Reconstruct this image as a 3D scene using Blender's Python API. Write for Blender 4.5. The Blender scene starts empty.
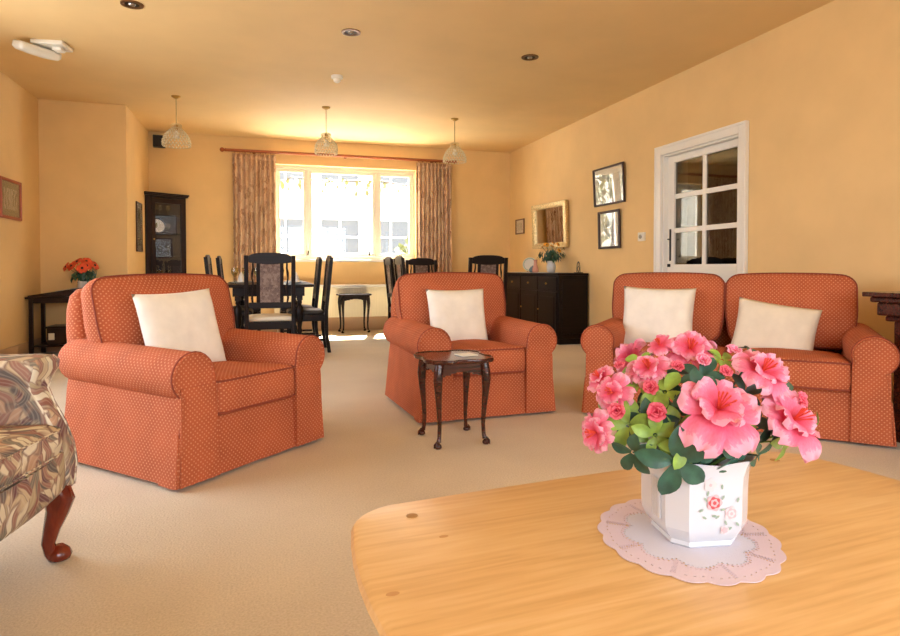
import bpy, bmesh, math, random
from mathutils import Vector, Matrix, noise
PI = math.pi
C = bpy.context.scene.collection
R_ = math.radians
rnd = random.Random(7)

# ------------------------------------------------------------------ materials
def s2l(c):
    return tuple((v/255/12.92 if v/255 <= .04045 else ((v/255+.055)/1.055)**2.4) for v in c)+(1,)
def new_mat(name):
    m = bpy.data.materials.new(name); m.use_nodes = True
    nt = m.node_tree
    return m, nt, nt.nodes, nt.links, nt.nodes['Principled BSDF']
def node(nt, t, **k):
    n = nt.nodes.new(t)
    for a, v in k.items():
        if a.startswith('i_'):
            key = a[2:]; key = int(key) if key.isdigit() else key.replace('_', ' ')
            n.inputs[key].default_value = v
        else: setattr(n, a, v)
    return n
def ramp(nt, stops, interp='LINEAR'):
    n = nt.nodes.new('ShaderNodeValToRGB'); cr = n.color_ramp; cr.interpolation = interp
    while len(cr.elements) < len(stops): cr.elements.new(.5)
    for e, (p, c) in zip(cr.elements, stops): e.position = p; e.color = s2l(c)
    return n
def coords(nt, kind, scale=(1,1,1), rot=(0,0,0)):
    tc = nt.nodes.new('ShaderNodeTexCoord'); mp = nt.nodes.new('ShaderNodeMapping')
    mp.inputs['Scale'].default_value = scale; mp.inputs['Rotation'].default_value = rot
    nt.links.new(tc.outputs[kind], mp.inputs['Vector']); return mp
def bump(nt, b, fac, strength, dist=.01):
    n = node(nt, 'ShaderNodeBump', i_Strength=strength, i_Distance=dist)
    nt.links.new(fac, n.inputs['Height']); nt.links.new(n.outputs[0], b.inputs['Normal'])
def plain(name, col, rough=.5, metal=0, spec=.5, noisy=0, scale=30, bumpy=0, kind='Object', coat=0):
    m, nt, N, L, b = new_mat(name)
    b.inputs['Base Color'].default_value = s2l(col); b.inputs['Roughness'].default_value = rough
    b.inputs['Metallic'].default_value = metal; b.inputs['Specular IOR Level'].default_value = spec
    b.inputs['Coat Weight'].default_value = coat; b.inputs['Coat Roughness'].default_value = .08
    if noisy or bumpy:
        mp = coords(nt, kind); n = node(nt, 'ShaderNodeTexNoise', i_Scale=scale, i_Detail=4.0)
        L.new(mp.outputs[0], n.inputs['Vector'])
        if noisy:
            r = ramp(nt, [(.25, tuple(max(0, v*(1-noisy)) for v in col)), (.75, tuple(min(255, v*(1+noisy)) for v in col))])
            L.new(n.outputs['Fac'], r.inputs[0]); L.new(r.outputs[0], b.inputs['Base Color'])
        if bumpy: bump(nt, b, n.outputs['Fac'], bumpy)
    return m
def wood(name, dark, light, rough=.3, scale=(2, 30, 30), coat=.3, rot=(0,0,0), dist=1.5, spec=.5):
    m, nt, N, L, b = new_mat(name)
    mp = coords(nt, 'Object', scale, rot)
    n = node(nt, 'ShaderNodeTexNoise', i_Scale=1.0, i_Detail=6.0, i_Distortion=dist)
    L.new(mp.outputs[0], n.inputs['Vector'])
    r = ramp(nt, [(.3, dark), (.7, light)]); L.new(n.outputs['Fac'], r.inputs[0])
    L.new(r.outputs[0], b.inputs['Base Color'])
    b.inputs['Roughness'].default_value = rough; b.inputs['Coat Weight'].default_value = coat; b.inputs['Specular IOR Level'].default_value = spec
    b.inputs['Coat Roughness'].default_value = .12
    return m
M = {}
M['wall'] = plain('peach_wall_paint', (238,202,142), .75, noisy=.02, scale=3, bumpy=.05)
M['ceiling'] = plain('peach_ceiling_paint', (237,203,144), .7, noisy=.02, scale=2)
M['white_paint'] = plain('white_gloss_paint', (244,240,230), .3)
M['cream_metal'] = plain('cream_radiator_paint', (238,228,200), .4)
M['skirting'] = plain('tan_skirting_paint', (206,168,128), .45)
M['white_plastic'] = plain('white_plastic', (236,230,215), .4)
M['dark_oak'] = wood('dark_stained_oak', (22,10,8), (44,21,15), .34, coat=.05, spec=.3)
M['mahogany'] = wood('dark_mahogany', (36,12,8), (84,34,20), .22, (3, 40, 40))
M['red_wood'] = wood('polished_red_wood', (78,20,10), (124,42,20), .2, (20,20,3))
M['ebony'] = wood('near_black_oak', (14,8,7), (28,15,12), .38, coat=0, spec=.22)
M['black'] = plain('black_plastic', (18,18,20), .5)
M['brass'] = plain('brass', (190,150,80), .3, 1)
M['chrome'] = plain('chrome', (200,200,200), .2, 1)
M['gold'] = plain('aged_gilt', (214,190,138), .35, .8, noisy=.2, scale=60)
M['porcelain'] = plain('white_porcelain', (216,218,222), .12, coat=.4)
M['china'] = plain('white_china', (232,232,228), .15)
M['stem_green'] = plain('stem_green', (58,84,40), .6)
M['black_leather'] = plain('dark_grey_leather', (40,36,38), .35, bumpy=.1, scale=200)
M['cream_seat'] = plain('cream_seat_fabric', (226,212,186), .9, bumpy=.2, scale=300)
M['paper'] = plain('cream_paper', (240,236,222), .8)
M['soil'] = plain('dark_red_soil', (62,22,20), .9, noisy=.3)
M['bead'] = plain('cream_glass_bead', (238,230,198), .12, coat=.5)
M['pale_brass'] = plain('pale_brass_wire', (214,196,150), .35, .6)
M['mirror'] = plain('silvered_glass', (235,235,235), .01, 1)

def carpet():
    m, nt, N, L, b = new_mat('beige_carpet')
    mp = coords(nt, 'Object')
    n1 = node(nt, 'ShaderNodeTexNoise', i_Scale=1.3, i_Detail=3.0); n2 = node(nt, 'ShaderNodeTexNoise', i_Scale=140.0, i_Detail=3.0)
    mx = node(nt, 'ShaderNodeMix', data_type='FLOAT', i_0=.55)
    for n in (n1, n2): L.new(mp.outputs[0], n.inputs['Vector'])
    L.new(n1.outputs['Fac'], mx.inputs[2]); L.new(n2.outputs['Fac'], mx.inputs[3])
    r = ramp(nt, [(.3, (194,175,142)), (.7, (228,210,178))]); L.new(mx.outputs[0], r.inputs[0])
    L.new(r.outputs[0], b.inputs['Base Color']); b.inputs['Roughness'].default_value = .95
    b.inputs['Specular IOR Level'].default_value = .1
    b.inputs['Sheen Weight'].default_value = .2
    bump(nt, b, n2.outputs['Fac'], .5, .006)
    return m
M['carpet'] = carpet()

def dotted(name, base, dot, pitch=.0183, r=.0052):
    # small pale lozenges woven in a diamond lattice
    m, nt, N, L, b = new_mat(name)
    tc = N.new('ShaderNodeTexCoord'); mp = N.new('ShaderNodeMapping')
    mp.inputs['Rotation'].default_value = (0, 0, PI/4); mp.inputs['Scale'].default_value = (1/pitch*1.15,)*3
    L.new(tc.outputs['UV'], mp.inputs['Vector'])
    fr = node(nt, 'ShaderNodeVectorMath', operation='FRACTION'); L.new(mp.outputs[0], fr.inputs[0])
    sb = node(nt, 'ShaderNodeVectorMath', operation='SUBTRACT'); L.new(fr.outputs[0], sb.inputs[0]); sb.inputs[1].default_value = (.5,.5,.0)
    sc = node(nt, 'ShaderNodeVectorMath', operation='MULTIPLY'); L.new(sb.outputs[0], sc.inputs[0]); sc.inputs[1].default_value = (1,1,0)
    ln = node(nt, 'ShaderNodeVectorMath', operation='LENGTH'); L.new(sc.outputs[0], ln.inputs[0])
    rp = ramp(nt, [(.17, (255,255,255)), (.27, (0,0,0))]); L.new(ln.outputs['Value'], rp.inputs[0])
    n2 = node(nt, 'ShaderNodeTexNoise', i_Scale=7.0, i_Detail=3.0)
    r2 = ramp(nt, [(.3, tuple(v*.94 for v in base)), (.7, tuple(min(255, v*1.05) for v in base))])
    L.new(tc.outputs['Object'], n2.inputs['Vector']); L.new(n2.outputs['Fac'], r2.inputs[0])
    mx = node(nt, 'ShaderNodeMix', data_type='RGBA'); L.new(rp.outputs[0], mx.inputs[0])
    L.new(r2.outputs[0], mx.inputs[6]); mx.inputs[7].default_value = s2l(dot)
    L.new(mx.outputs[2], b.inputs['Base Color']); b.inputs['Roughness'].default_value = .85
    b.inputs['Specular IOR Level'].default_value = .2
    n3 = node(nt, 'ShaderNodeTexNoise', i_Scale=5.0, i_Detail=2.0); L.new(tc.outputs['Object'], n3.inputs['Vector'])
    bump(nt, b, n3.outputs['Fac'], .35, .03)
    return m
M['terracotta'] = dotted('terracotta_dotted_fabric', (182,95,62), (210,142,102))
M['piping'] = plain('dark_terracotta_piping', (142,64,42), .8)
M['pillow'] = plain('cream_cotton', (242,236,222), .9, noisy=.03, scale=12, bumpy=.25)
M['pillow_tan'] = plain('oatmeal_cotton', (232,220,198), .9, noisy=.03, scale=12, bumpy=.25)

def leafy(name, stops, scale, stretch, distort=1.2, trans=0, kind='UV'):
    m, nt, N, L, b = new_mat(name)
    mp = coords(nt, kind, stretch)
    w = node(nt, 'ShaderNodeTexNoise', i_Scale=scale*.5, i_Detail=2.0)
    L.new(mp.outputs[0], w.inputs['Vector'])
    ad = node(nt, 'ShaderNodeVectorMath', operation='MULTIPLY_ADD'); L.new(w.outputs['Color'], ad.inputs[0])
    ad.inputs[1].default_value = (distort/scale,)*3; L.new(mp.outputs[0], ad.inputs[2])
    v = node(nt, 'ShaderNodeTexVoronoi', i_Scale=scale, feature='F1'); L.new(ad.outputs[0], v.inputs['Vector'])
    sep = N.new('ShaderNodeSeparateColor'); L.new(v.outputs['Color'], sep.inputs[0])
    wv = node(nt, 'ShaderNodeTexWave', i_Scale=scale*1.1, i_Distortion=9.0, i_Detail=2.0, i_Detail_Scale=1.0); L.new(mp.outputs[0], wv.inputs['Vector'])
    mx = node(nt, 'ShaderNodeMix', data_type='FLOAT', i_0=.42); L.new(sep.outputs[0], mx.inputs[2]); L.new(wv.outputs['Fac'], mx.inputs[3])
    r = ramp(nt, stops); L.new(mx.outputs[0], r.inputs[0]); L.new(r.outputs[0], b.inputs['Base Color'])
    b.inputs['Roughness'].default_value = .9; b.inputs['Specular IOR Level'].default_value = .15
    if trans:
        t = N.new('ShaderNodeBsdfTranslucent'); L.new(r.outputs[0], t.inputs['Color'])
        ms = N.new('ShaderNodeMixShader'); ms.inputs[0].default_value = trans
        L.new(b.outputs[0], ms.inputs[1]); L.new(t.outputs[0], ms.inputs[2]); L.new(ms.outputs[0], N['Material Output'].inputs[0])
    return m
def leaf_cloth():
    m, nt, N, L, b = new_mat('muted_leaf_upholstery')
    pal = [(118,84,86), (186,168,136), (150,104,92), (222,210,182), (134,126,112), (206,186,152), (168,128,112), (232,222,198), (112,104,100), (196,160,132)]
    outs = []
    for rot, sc_, seed in ((.6, 19, 0.0), (-.75, 23, 3.7)):
        mp = coords(nt, 'UV', (1, .34, 1), (0, 0, 0)); mp.inputs['Location'].default_value = (seed, seed*.6, 0)
        mr = node(nt, 'ShaderNodeVectorRotate', rotation_type='Z_AXIS', i_Angle=rot)
        tc = N.new('ShaderNodeTexCoord'); L.new(tc.outputs['UV'], mr.inputs['Vector'])
        wn = node(nt, 'ShaderNodeTexNoise', i_Scale=7.0, i_Detail=1.0); L.new(tc.outputs['UV'], wn.inputs['Vector'])
        ad = node(nt, 'ShaderNodeVectorMath', operation='MULTIPLY_ADD'); L.new(wn.outputs['Color'], ad.inputs[0]); ad.inputs[1].default_value = (.13, .13, 0); L.new(mr.outputs[0], ad.inputs[2])
        L.new(ad.outputs[0], mp.inputs['Vector'])
        v = node(nt, 'ShaderNodeTexVoronoi', i_Scale=float(sc_*2)); L.new(mp.outputs[0], v.inputs['Vector'])
        e = node(nt, 'ShaderNodeTexVoronoi', i_Scale=float(sc_*2), feature='DISTANCE_TO_EDGE'); L.new(mp.outputs[0], e.inputs['Vector'])
        sp = N.new('ShaderNodeSeparateColor'); L.new(v.outputs['Color'], sp.inputs[0])
        cr = ramp(nt, [(i/len(pal), c) for i, c in enumerate(pal)], 'CONSTANT'); L.new(sp.outputs[0], cr.inputs[0])
        er = ramp(nt, [(.0, (0,0,0)), (.10, (255,255,255))]); L.new(e.outputs['Distance'], er.inputs[0])
        mx = node(nt, 'ShaderNodeMix', data_type='RGBA'); L.new(er.outputs[0], mx.inputs[0]); mx.inputs[6].default_value = s2l((150,124,108)); L.new(cr.outputs[0], mx.inputs[7])
        vw = node(nt, 'ShaderNodeTexWave', i_Scale=26.0, i_Distortion=3.0, i_Detail=1.0); L.new(mp.outputs[0], vw.inputs['Vector'])
        vr = ramp(nt, [(.62, (0,0,0)), (.8, (110,110,110))]); L.new(vw.outputs['Fac'], vr.inputs[0])
        m2_ = node(nt, 'ShaderNodeMix', data_type='RGBA'); L.new(vr.outputs[0], m2_.inputs[0]); L.new(mx.outputs[2], m2_.inputs[6]); m2_.inputs[7].default_value = s2l((236,224,200))
        outs.append(m2_)
    nm = node(nt, 'ShaderNodeTexNoise', i_Scale=9.0, i_Detail=1.0); tc = N.new('ShaderNodeTexCoord'); L.new(tc.outputs['UV'], nm.inputs['Vector'])
    nr = ramp(nt, [(.48, (0,0,0)), (.52, (255,255,255))]); L.new(nm.outputs['Fac'], nr.inputs[0])
    fm = node(nt, 'ShaderNodeMix', data_type='RGBA'); L.new(nr.outputs[0], fm.inputs[0]); L.new(outs[0].outputs[2], fm.inputs[6]); L.new(outs[1].outputs[2], fm.inputs[7])
    L.new(fm.outputs[2], b.inputs['Base Color']); b.inputs['Roughness'].default_value = .85; b.inputs['Specular IOR Level'].default_value = .2
    return m
M['leaf_fabric'] = leaf_cloth()
M['curtain'] = leafy('floral_curtain_fabric', [(.15,(170,120,92)),(.35,(226,194,158)),(.5,(238,212,180)),(.65,(206,156,124)),(.85,(242,222,192))], 15, (1,.7,1), trans=.15)
M['tapestry'] = leafy('grey_tapestry', [(.15,(74,58,56)),(.4,(142,122,112)),(.6,(108,88,82)),(.85,(160,142,130))], 45, (1,1,1))

def oak_top():
    m, nt, N, L, b = new_mat('pale_oak_veneer')
    mp = coords(nt, 'Object', (1.1, 8, 8))
    n = node(nt, 'ShaderNodeTexNoise', i_Scale=1.7, i_Detail=3.0, i_Distortion=.7); L.new(mp.outputs[0], n.inputs['Vector'])
    mu = node(nt, 'ShaderNodeMath', operation='MULTIPLY', i_1=22.0); L.new(n.outputs['Fac'], mu.inputs[0])
    sn = node(nt, 'ShaderNodeMath', operation='SINE'); L.new(mu.outputs[0], sn.inputs[0])
    mp2 = coords(nt, 'Object', (5, 95, 95))
    n2 = node(nt, 'ShaderNodeTexNoise', i_Scale=1.0, i_Detail=5.0); L.new(mp2.outputs[0], n2.inputs['Vector'])
    ma = node(nt, 'ShaderNodeMath', operation='MULTIPLY_ADD', i_1=.11); L.new(sn.outputs[0], ma.inputs[0]); L.new(n2.outputs['Fac'], ma.inputs[2])
    r = ramp(nt, [(.05, (212,162,100)), (.5, (232,188,124)), (.95, (241,204,146))]); L.new(ma.outputs[0], r.inputs[0])
    L.new(r.outputs[0], b.inputs['Base Color']); b.inputs['Roughness'].default_value = .33
    b.inputs['Coat Weight'].default_value = .15; b.inputs['Coat Roughness'].default_value = .2
    return m
M['oak'] = oak_top()
M['plug'] = plain('darker_oak_plug', (178,132,78), .5)
M['knot'] = plain('oak_knot', (204,150,92), .5)

def glass(name, tint=(255,255,255), rough=0, ior=1.5):
    m, nt, N, L, b = new_mat(name); N.remove(b)
    t = N.new('ShaderNodeBsdfTransparent'); t.inputs[0].default_value = s2l(tint)
    g = N.new('ShaderNodeBsdfGlossy'); g.inputs['Roughness'].default_value = rough
    f = N.new('ShaderNodeFresnel'); ge = N.new('ShaderNodeNewGeometry')
    mm = node(nt, 'ShaderNodeMath', operation='MULTIPLY_ADD', i_1=-2.0, i_2=1.0); L.new(ge.outputs['Backfacing'], mm.inputs[0])
    pw = node(nt, 'ShaderNodeMath', operation='POWER', i_0=ior); L.new(mm.outputs[0], pw.inputs[1]); L.new(pw.outputs[0], f.inputs[0])
    x = N.new('ShaderNodeMixShader'); L.new(f.outputs[0], x.inputs[0]); L.new(t.outputs[0], x.inputs[1]); L.new(g.outputs[0], x.inputs[2])
    L.new(x.outputs[0], N['Material Output'].inputs[0]); return m
M['glass'] = glass('window_glass')
M['pic_glass'] = glass('picture_glass', ior=2.0)
M['door_glass'] = glass('old_door_glass', (170,170,160), ior=1.9)
M['crystal'] = glass('crystal_bead', (246,240,214), .05, 1.9)

def petal(name, stops):
    m, nt, N, L, b = new_mat(name)
    tc = N.new('ShaderNodeTexCoord'); sp = N.new('ShaderNodeSeparateXYZ'); L.new(tc.outputs['UV'], sp.inputs[0])
    n = node(nt, 'ShaderNodeTexNoise', i_Scale=9.0); L.new(tc.outputs['UV'], n.inputs['Vector'])
    ad = node(nt, 'ShaderNodeMath', operation='MULTIPLY_ADD', i_1=.35); L.new(n.outputs['Fac'], ad.inputs[0]); L.new(sp.outputs[1], ad.inputs[2])
    r = ramp(nt, stops); L.new(ad.outputs[0], r.inputs[0])
    L.new(r.outputs[0], b.inputs['Base Color']); b.inputs['Roughness'].default_value = .6
    t = N.new('ShaderNodeBsdfTranslucent'); L.new(r.outputs[0], t.inputs['Color'])
    ms = N.new('ShaderNodeMixShader'); ms.inputs[0].default_value = .25
    L.new(b.outputs[0], ms.inputs[1]); L.new(t.outputs[0], ms.inputs[2]); L.new(ms.outputs[0], N['Material Output'].inputs[0])
    return m
M['petal'] = petal('pink_petal', [(.2, (226,64,84)), (.55, (240,92,126)), (.95, (246,138,168)), (1.0, (250,176,196))])
M['bud_petal'] = petal('deep_pink_bud', [(.3, (176,28,52)), (.75, (222,60,86)), (1.0, (244,120,140))])
M['bud'] = plain('red_pink_bud', (228,62,84), .6, noisy=.08, scale=60)
M['stamen'] = plain('orange_red_stamen', (226,78,56), .6)
M['leaf_dark'] = plain('dark_green_leaf', (48,88,70), .42, noisy=.25, scale=40)
M['leaf_light'] = plain('light_green_leaf', (138,172,72), .45, noisy=.22, scale=40)
M['doily'] = plain('white_cotton_lace', (226,222,232), .9, bumpy=.3, scale=500)
M['doily_pink'] = plain('pink_tinted_lace', (234,214,222), .9, bumpy=.3, scale=500)
M['rose_red'] = plain('rose_glaze_red', (206,84,88), .2)
M['rose_pink'] = plain('rose_glaze_pink', (236,182,184), .2)
M['rose_pale'] = plain('rose_glaze_pale', (240,212,212), .2)
M['rose_leaf'] = plain('rose_glaze_leaf', (156,176,156), .2)

# ------------------------------------------------------------------ mesh helpers
class MB:
    def __init__(s): s.v = []; s.f = []; s.mi = []; s.uv = {}
    def add(s, vs, fs, mi=0, mat=None, uv=None):
        o = len(s.v)
        s.v += [tuple(mat @ Vector(v)) if mat else tuple(v) for v in vs]
        for f in fs: s.f.append([i+o for i in f]); s.mi.append(mi)
        if uv:
            for i, t in enumerate(uv): s.uv[i+o] = t
        return s
    def box(s, x0, x1, y0, y1, z0, z1, mi=0, mat=None):
        vs = [(x, y, z) for x in (x0, x1) for y in (y0, y1) for z in (z0, z1)]
        return s.add(vs, [(0,1,3,2),(4,6,7,5),(0,4,5,1),(2,3,7,6),(0,2,6,4),(1,5,7,3)], mi, mat)
    def loft(s, rings, cap=True, closed=True, mi=0, mat=None, loop=False):
        n = len(rings[0]); vs = [p for r in rings for p in r]; fs = []
        m = len(rings)
        for i in range(m if loop else m-1):
            a = i*n; b = ((i+1) % m)*n
            for j in range(n if closed else n-1):
                k = (j+1) % n; fs.append((a+j, a+k, b+k, b+j))
        if cap and not loop: fs += [tuple(range(n-1, -1, -1)), tuple(range((m-1)*n, m*n))]
        return s.add(vs, fs, mi, mat)
    def tube(s, pts, r, n=8, mi=0, mat=None, loop=False, sx=1):
        P = [Vector(p) for p in pts]; rr = r if hasattr(r, '__len__') else [r]*len(P); rings = []
        ref = None
        for i, p in enumerate(P):
            if loop: t = P[(i+1) % len(P)]-P[i-1]
            else: t = P[min(i+1, len(P)-1)]-P[max(i-1, 0)]
            t.normalize()
            if ref is None: ref = Vector((0,0,1)) if abs(t.z) < .9 else Vector((1,0,0))
            a = ref-t*ref.dot(t); a.normalize(); ref = a; b = t.cross(a)
            rings.append([p+(a*math.cos(2*PI*k/n)+b*math.sin(2*PI*k/n)*sx)*rr[i] for k in range(n)])
        return s.loft(rings, mi=mi, mat=mat, loop=loop)
    def lathe(s, prof, n=16, at=(0,0,0), mi=0, mat=None, cap=True):
        rings = [[(at[0]+r*math.cos(2*PI*k/n), at[1]+r*math.sin(2*PI*k/n), at[2]+z) for k in range(n)] for r, z in prof]
        return s.loft(rings, cap=cap, mi=mi, mat=mat)
    def prism(s, poly, z0, z1, mi=0, mat=None):
        n = len(poly)
        vs = [(x, y, z0) for x, y in poly]+[(x, y, z1) for x, y in poly]
        fs = [(i, (i+1) % n, n+(i+1) % n, n+i) for i in range(n)]+[tuple(range(n-1, -1, -1)), tuple(range(n, 2*n))]
        return s.add(vs, fs, mi, mat)
    def pad(s, w, d, prof, R=.05, crown=(.0,.0), nseg=6, rings=7, mi=0, mat=None, wob=None):
        # stacked rounded-rectangle rings (inset, z), closed by crowned caps
        def outline(ins): return rrect(w/2-ins, d/2-ins, max(.004, R-ins), nseg)
        rs = []
        z0 = prof[0][1]; z1 = prof[-1][1]
        o0 = outline(prof[0][0]); o1 = outline(prof[-1][0])
        def cap(o, z, c, seq):
            out = []
            for k in seq:
                t = k/rings
                out.append([(x*t, y*t, z+c*(1-t**2)) for x, y in o])
            return out
        rs += cap(o0, z0, -crown[1], [.02*rings]+list(range(1, rings)))
        for ins, z in prof: rs.append([(x, y, z) for x, y in outline(ins)])
        rs += cap(o1, z1, crown[0], list(range(rings-1, 0, -1))+[.02*rings])
        if wob: rs = [[wob(Vector(p)) for p in r] for r in rs]
        return s.loft(rs, mi=mi, mat=mat)
    def build(s, name, mats, parent=None, smooth=35, bevel=0, loc=None, rot=None):
        me = bpy.data.meshes.new(name); me.from_pydata(s.v, [], s.f); me.validate(); 
        for m in (mats if isinstance(mats, (list, tuple)) else [mats]): me.materials.append(M[m] if isinstance(m, str) else m)
        if len(me.polygons) == len(s.mi): me.polygons.foreach_set('material_index', s.mi)
        bm = bmesh.new(); bm.from_mesh(me); bmesh.ops.recalc_face_normals(bm, faces=bm.faces); bm.to_mesh(me); bm.free()
        uvl = me.uv_layers.new(name='UVMap')
        for p in me.polygons:
            nx, ny, nz = (abs(c) for c in p.normal)
            for li in p.loop_indices:
                vi = me.loops[li].vertex_index; c = me.vertices[vi].co
                if vi in s.uv: uvl.data[li].uv = s.uv[vi]
                elif nz >= nx and nz >= ny: uvl.data[li].uv = (c.x, c.y)
                elif nx >= ny: uvl.data[li].uv = (c.y, c.z)
                else: uvl.data[li].uv = (c.x, c.z)
        if smooth:
            me.polygons.foreach_set('use_smooth', [True]*len(me.polygons))
            me.set_sharp_from_angle(angle=R_(smooth))
        o = bpy.data.objects.new(name, me); C.objects.link(o)
        if parent: o.parent = parent
        if loc: o.location = loc
        if rot: o.rotation_euler = rot
        if bevel:
            b = o.modifiers.new('bevel', 'BEVEL'); b.width = bevel; b.segments = 2; b.limit_method = 'ANGLE'; b.angle_limit = R_(40)
        return o
def rrect(hx, hy, R, n=6):
    R = min(R, hx, hy); out = []
    for cx, cy, a0 in ((hx-R, hy-R, 0), (-hx+R, hy-R, 90), (-hx+R, -hy+R, 180), (hx-R, -hy+R, 270)):
        for k in range(n+1):
            a = R_(a0+90*k/n); out.append((cx+R*math.cos(a), cy+R*math.sin(a)))
    # subdivide the long straight runs
    res = []
    for i, p in enumerate(out):
        q = out[(i+1) % len(out)]; res.append(p)
        d = math.dist(p, q)
        if (i+1) % (n+1) == 0 and d > .03:
            for k in range(1, 8): res.append((p[0]+(q[0]-p[0])*k/8, p[1]+(q[1]-p[1])*k/8))
        elif (i+1) % (n+1) == 0:
            for k in range(1, 8): res.append((p[0]+(q[0]-p[0])*k/8, p[1]+(q[1]-p[1])*k/8))
    return res
def tag(o, label=None, cat=None, group=None, kind=None):
    for k, v in (('label', label), ('category', cat), ('group', group), ('kind', kind)):
        if v: o[k] = v
    return o
def thing(name, label, cat, loc=(0,0,0), rz=0, group=None, rot=None):
    o = bpy.data.objects.new(name, None); C.objects.link(o); o.empty_display_size = .1
    o.location = loc; o.rotation_euler = rot if rot else (0, 0, rz)
    return tag(o, label, cat, group)
def struct(mb, name, mats, label=None, **k):
    return tag(mb.build(name, mats, **k), label, None, None, 'structure')
def copy_thing(o, loc, rz, label, group=None):
    kids = {}
    for c in bpy.data.objects:
        if c.parent: kids.setdefault(c.parent, []).append(c)
    def cp(a, par):
        b = a.copy(); C.objects.link(b)
        if par: b.parent = par
        for k in kids.get(a, []): cp(k, b)
        return b
    r = cp(o, None); r.location = loc; r.rotation_euler = (0, 0, rz); r['label'] = label
    if group: r['group'] = group
    return r

# ------------------------------------------------------------------ the room
XL, XR, YB, YF, H = -2.355, 3.76, 9.09, -2.3, 2.76
JX, JY = -1.495, 7.70                       # projecting corner on the left
WX0, WX1, WZ0, WZ1 = .14, 2.215, 1.045, 2.41   # far window
DY0, DY1, DZ = 4.13, 5.17, 2.03            # glazed door
PY0, PY1, PZ = -1.75, -.15, 2.15            # patio doors beside the camera
RX0, RX1, RZ0, RZ1 = -1.3, 2.7, .5, 2.35   # window behind the camera
T = .28
struct(MB().box(XL-T, XR+T, YF-T, YB+T, -.12, 0), 'floor', 'carpet', 'beige cut pile carpet over the whole floor')
struct(MB().box(XL-T, XR+T, YF-T, YB+T, H, H+.12), 'ceiling', 'ceiling', 'peach painted ceiling')
m = MB(); m.box(XL-T, WX0, YB, YB+T, 0, H).box(WX1, XR+T, YB, YB+T, 0, H).box(WX0, WX1, YB, YB+T, 0, WZ0).box(WX0, WX1, YB, YB+T, WZ1, H)
struct(m, 'wall_back', 'wall', 'peach wall with the wide window', smooth=0)
m = MB(); m.box(XR, XR+T, YF, PY0, 0, H).box(XR, XR+T, PY1, DY0, 0, H).box(XR, XR+T, DY1, YB, 0, H).box(XR, XR+T, PY0, PY1, PZ, H).box(XR, XR+T, DY0, DY1, DZ, H)
struct(m, 'wall_right', 'wall', 'peach wall with the white glazed door', smooth=0)
LY0, LY1, LZ0, LZ1 = 1.9, 5.3, .55, 2.35         # opening for a fill window added in the left wall, outside the frame
m = MB(); m.box(XL-T, XL, YF, LY0, 0, H).box(XL-T, XL, LY1, YB, 0, H).box(XL-T, XL, LY0, LY1, 0, LZ0).box(XL-T, XL, LY0, LY1, LZ1, H)
struct(m, 'wall_left', 'wall', 'peach wall on the left', smooth=0)
struct(MB().box(XL, JX, JY, YB, 0, H), 'wall_projection', 'wall', 'peach boxed out corner on the left', smooth=0)
m = MB(); m.box(XL-T, RX0, YF-T, YF, 0, H).box(RX1, XR+T, YF-T, YF, 0, H).box(RX0, RX1, YF-T, YF, 0, RZ0).box(RX0, RX1, YF-T, YF, RZ1, H)
struct(m, 'wall_front', 'wall', smooth=0)
sk = .16
struct(MB().box(JX+.005, XR-.02, YB-.018, YB-.001, 0, .2), 'baseboard_back', 'skirting', bevel=.004)
struct(MB().box(XR-.018, XR-.001, DY1+.09, YB-.02, 0, sk).box(XR-.018, XR-.001, PY1+.02, DY0-.09, 0, sk), 'baseboard_right', 'skirting', bevel=.004)
struct(MB().box(XL+.001, XL+.018, YF+.02, JY-.02, 0, sk).box(XL+.02, JX+.018, JY-.018, JY-.001, 0, sk).box(JX+.001, JX+.018, JY, YB-.02, 0, sk), 'baseboard_left', 'skirting', bevel=.004)

def bars(mb, x0, x1, z0, z1, y, fw, d, cols, rows, bw=.022):
    mb.box(x0, x0+fw, y-d/2, y+d/2, z0, z1).box(x1-fw, x1, y-d/2, y+d/2, z0, z1)
    mb.box(x0+fw, x1-fw, y-d/2, y+d/2, z0, z0+fw).box(x0+fw, x1-fw, y-d/2, y+d/2, z1-fw, z1)
    for i in range(1, cols):
        x = x0+fw+(x1-x0-2*fw)*i/cols; mb.box(x-bw/2, x+bw/2, y-d/3, y+d/3, z0+fw, z1-fw)
    for i in range(1, rows):
        z = z0+fw+(z1-z0-2*fw)*i/rows; mb.box(x0+fw, x1-fw, y-d/3+.001, y+d/3-.001, z-bw/2, z+bw/2)
# far window: white frame, three lights, panes, sill and stays
wy = YB+.17
m = MB(); m.box(WX0, WX1, wy-.04, wy+.04, WZ0, WZ0+.05).box(WX0, WX1, wy-.04, wy+.04, WZ1-.05, WZ1)
for x0, x1 in ((WX0, WX0+.035), (.585, .63), (1.61, 1.655), (WX1-.035, WX1)): m.box(x0, x1, wy-.04, wy+.04, WZ0+.05, WZ1-.05)
win = struct(m, 'window_1', 'white_paint', 'wide white window of three lights with a bright garden view', bevel=.004)
for x0, x1 in ((WX0+.037, .583), (.632, 1.608), (1.657, WX1-.037)):
    s_ = MB(); bars(s_, x0, x1, WZ0+.053, WZ1-.053, wy-.01, .038, .05, 1, 1); c_ = s_.build('casement', 'white_paint', win, bevel=.003)
    MB().box(x0+.03, x1-.03, wy-.014, wy-.008, WZ0+.08, WZ1-.08).build('pane', 'glass', c_, smooth=0)
MB().box(WX0-.02, WX1+.02, YB-.03, wy-.045, WZ0-.035, WZ0-.001).build('sill', 'white_paint', win, bevel=.005)
for hx in (.607, 1.512):
    h = MB(); h.tube([(hx, wy-.05, WZ0+.075), (hx, wy-.09, WZ0+.085)], .012, 8); h.tube([(hx, wy-.09, WZ0+.06), (hx+.004, wy-.092, WZ0+.13)], .011, 8)
    h.build('handle', 'black', win)
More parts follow.
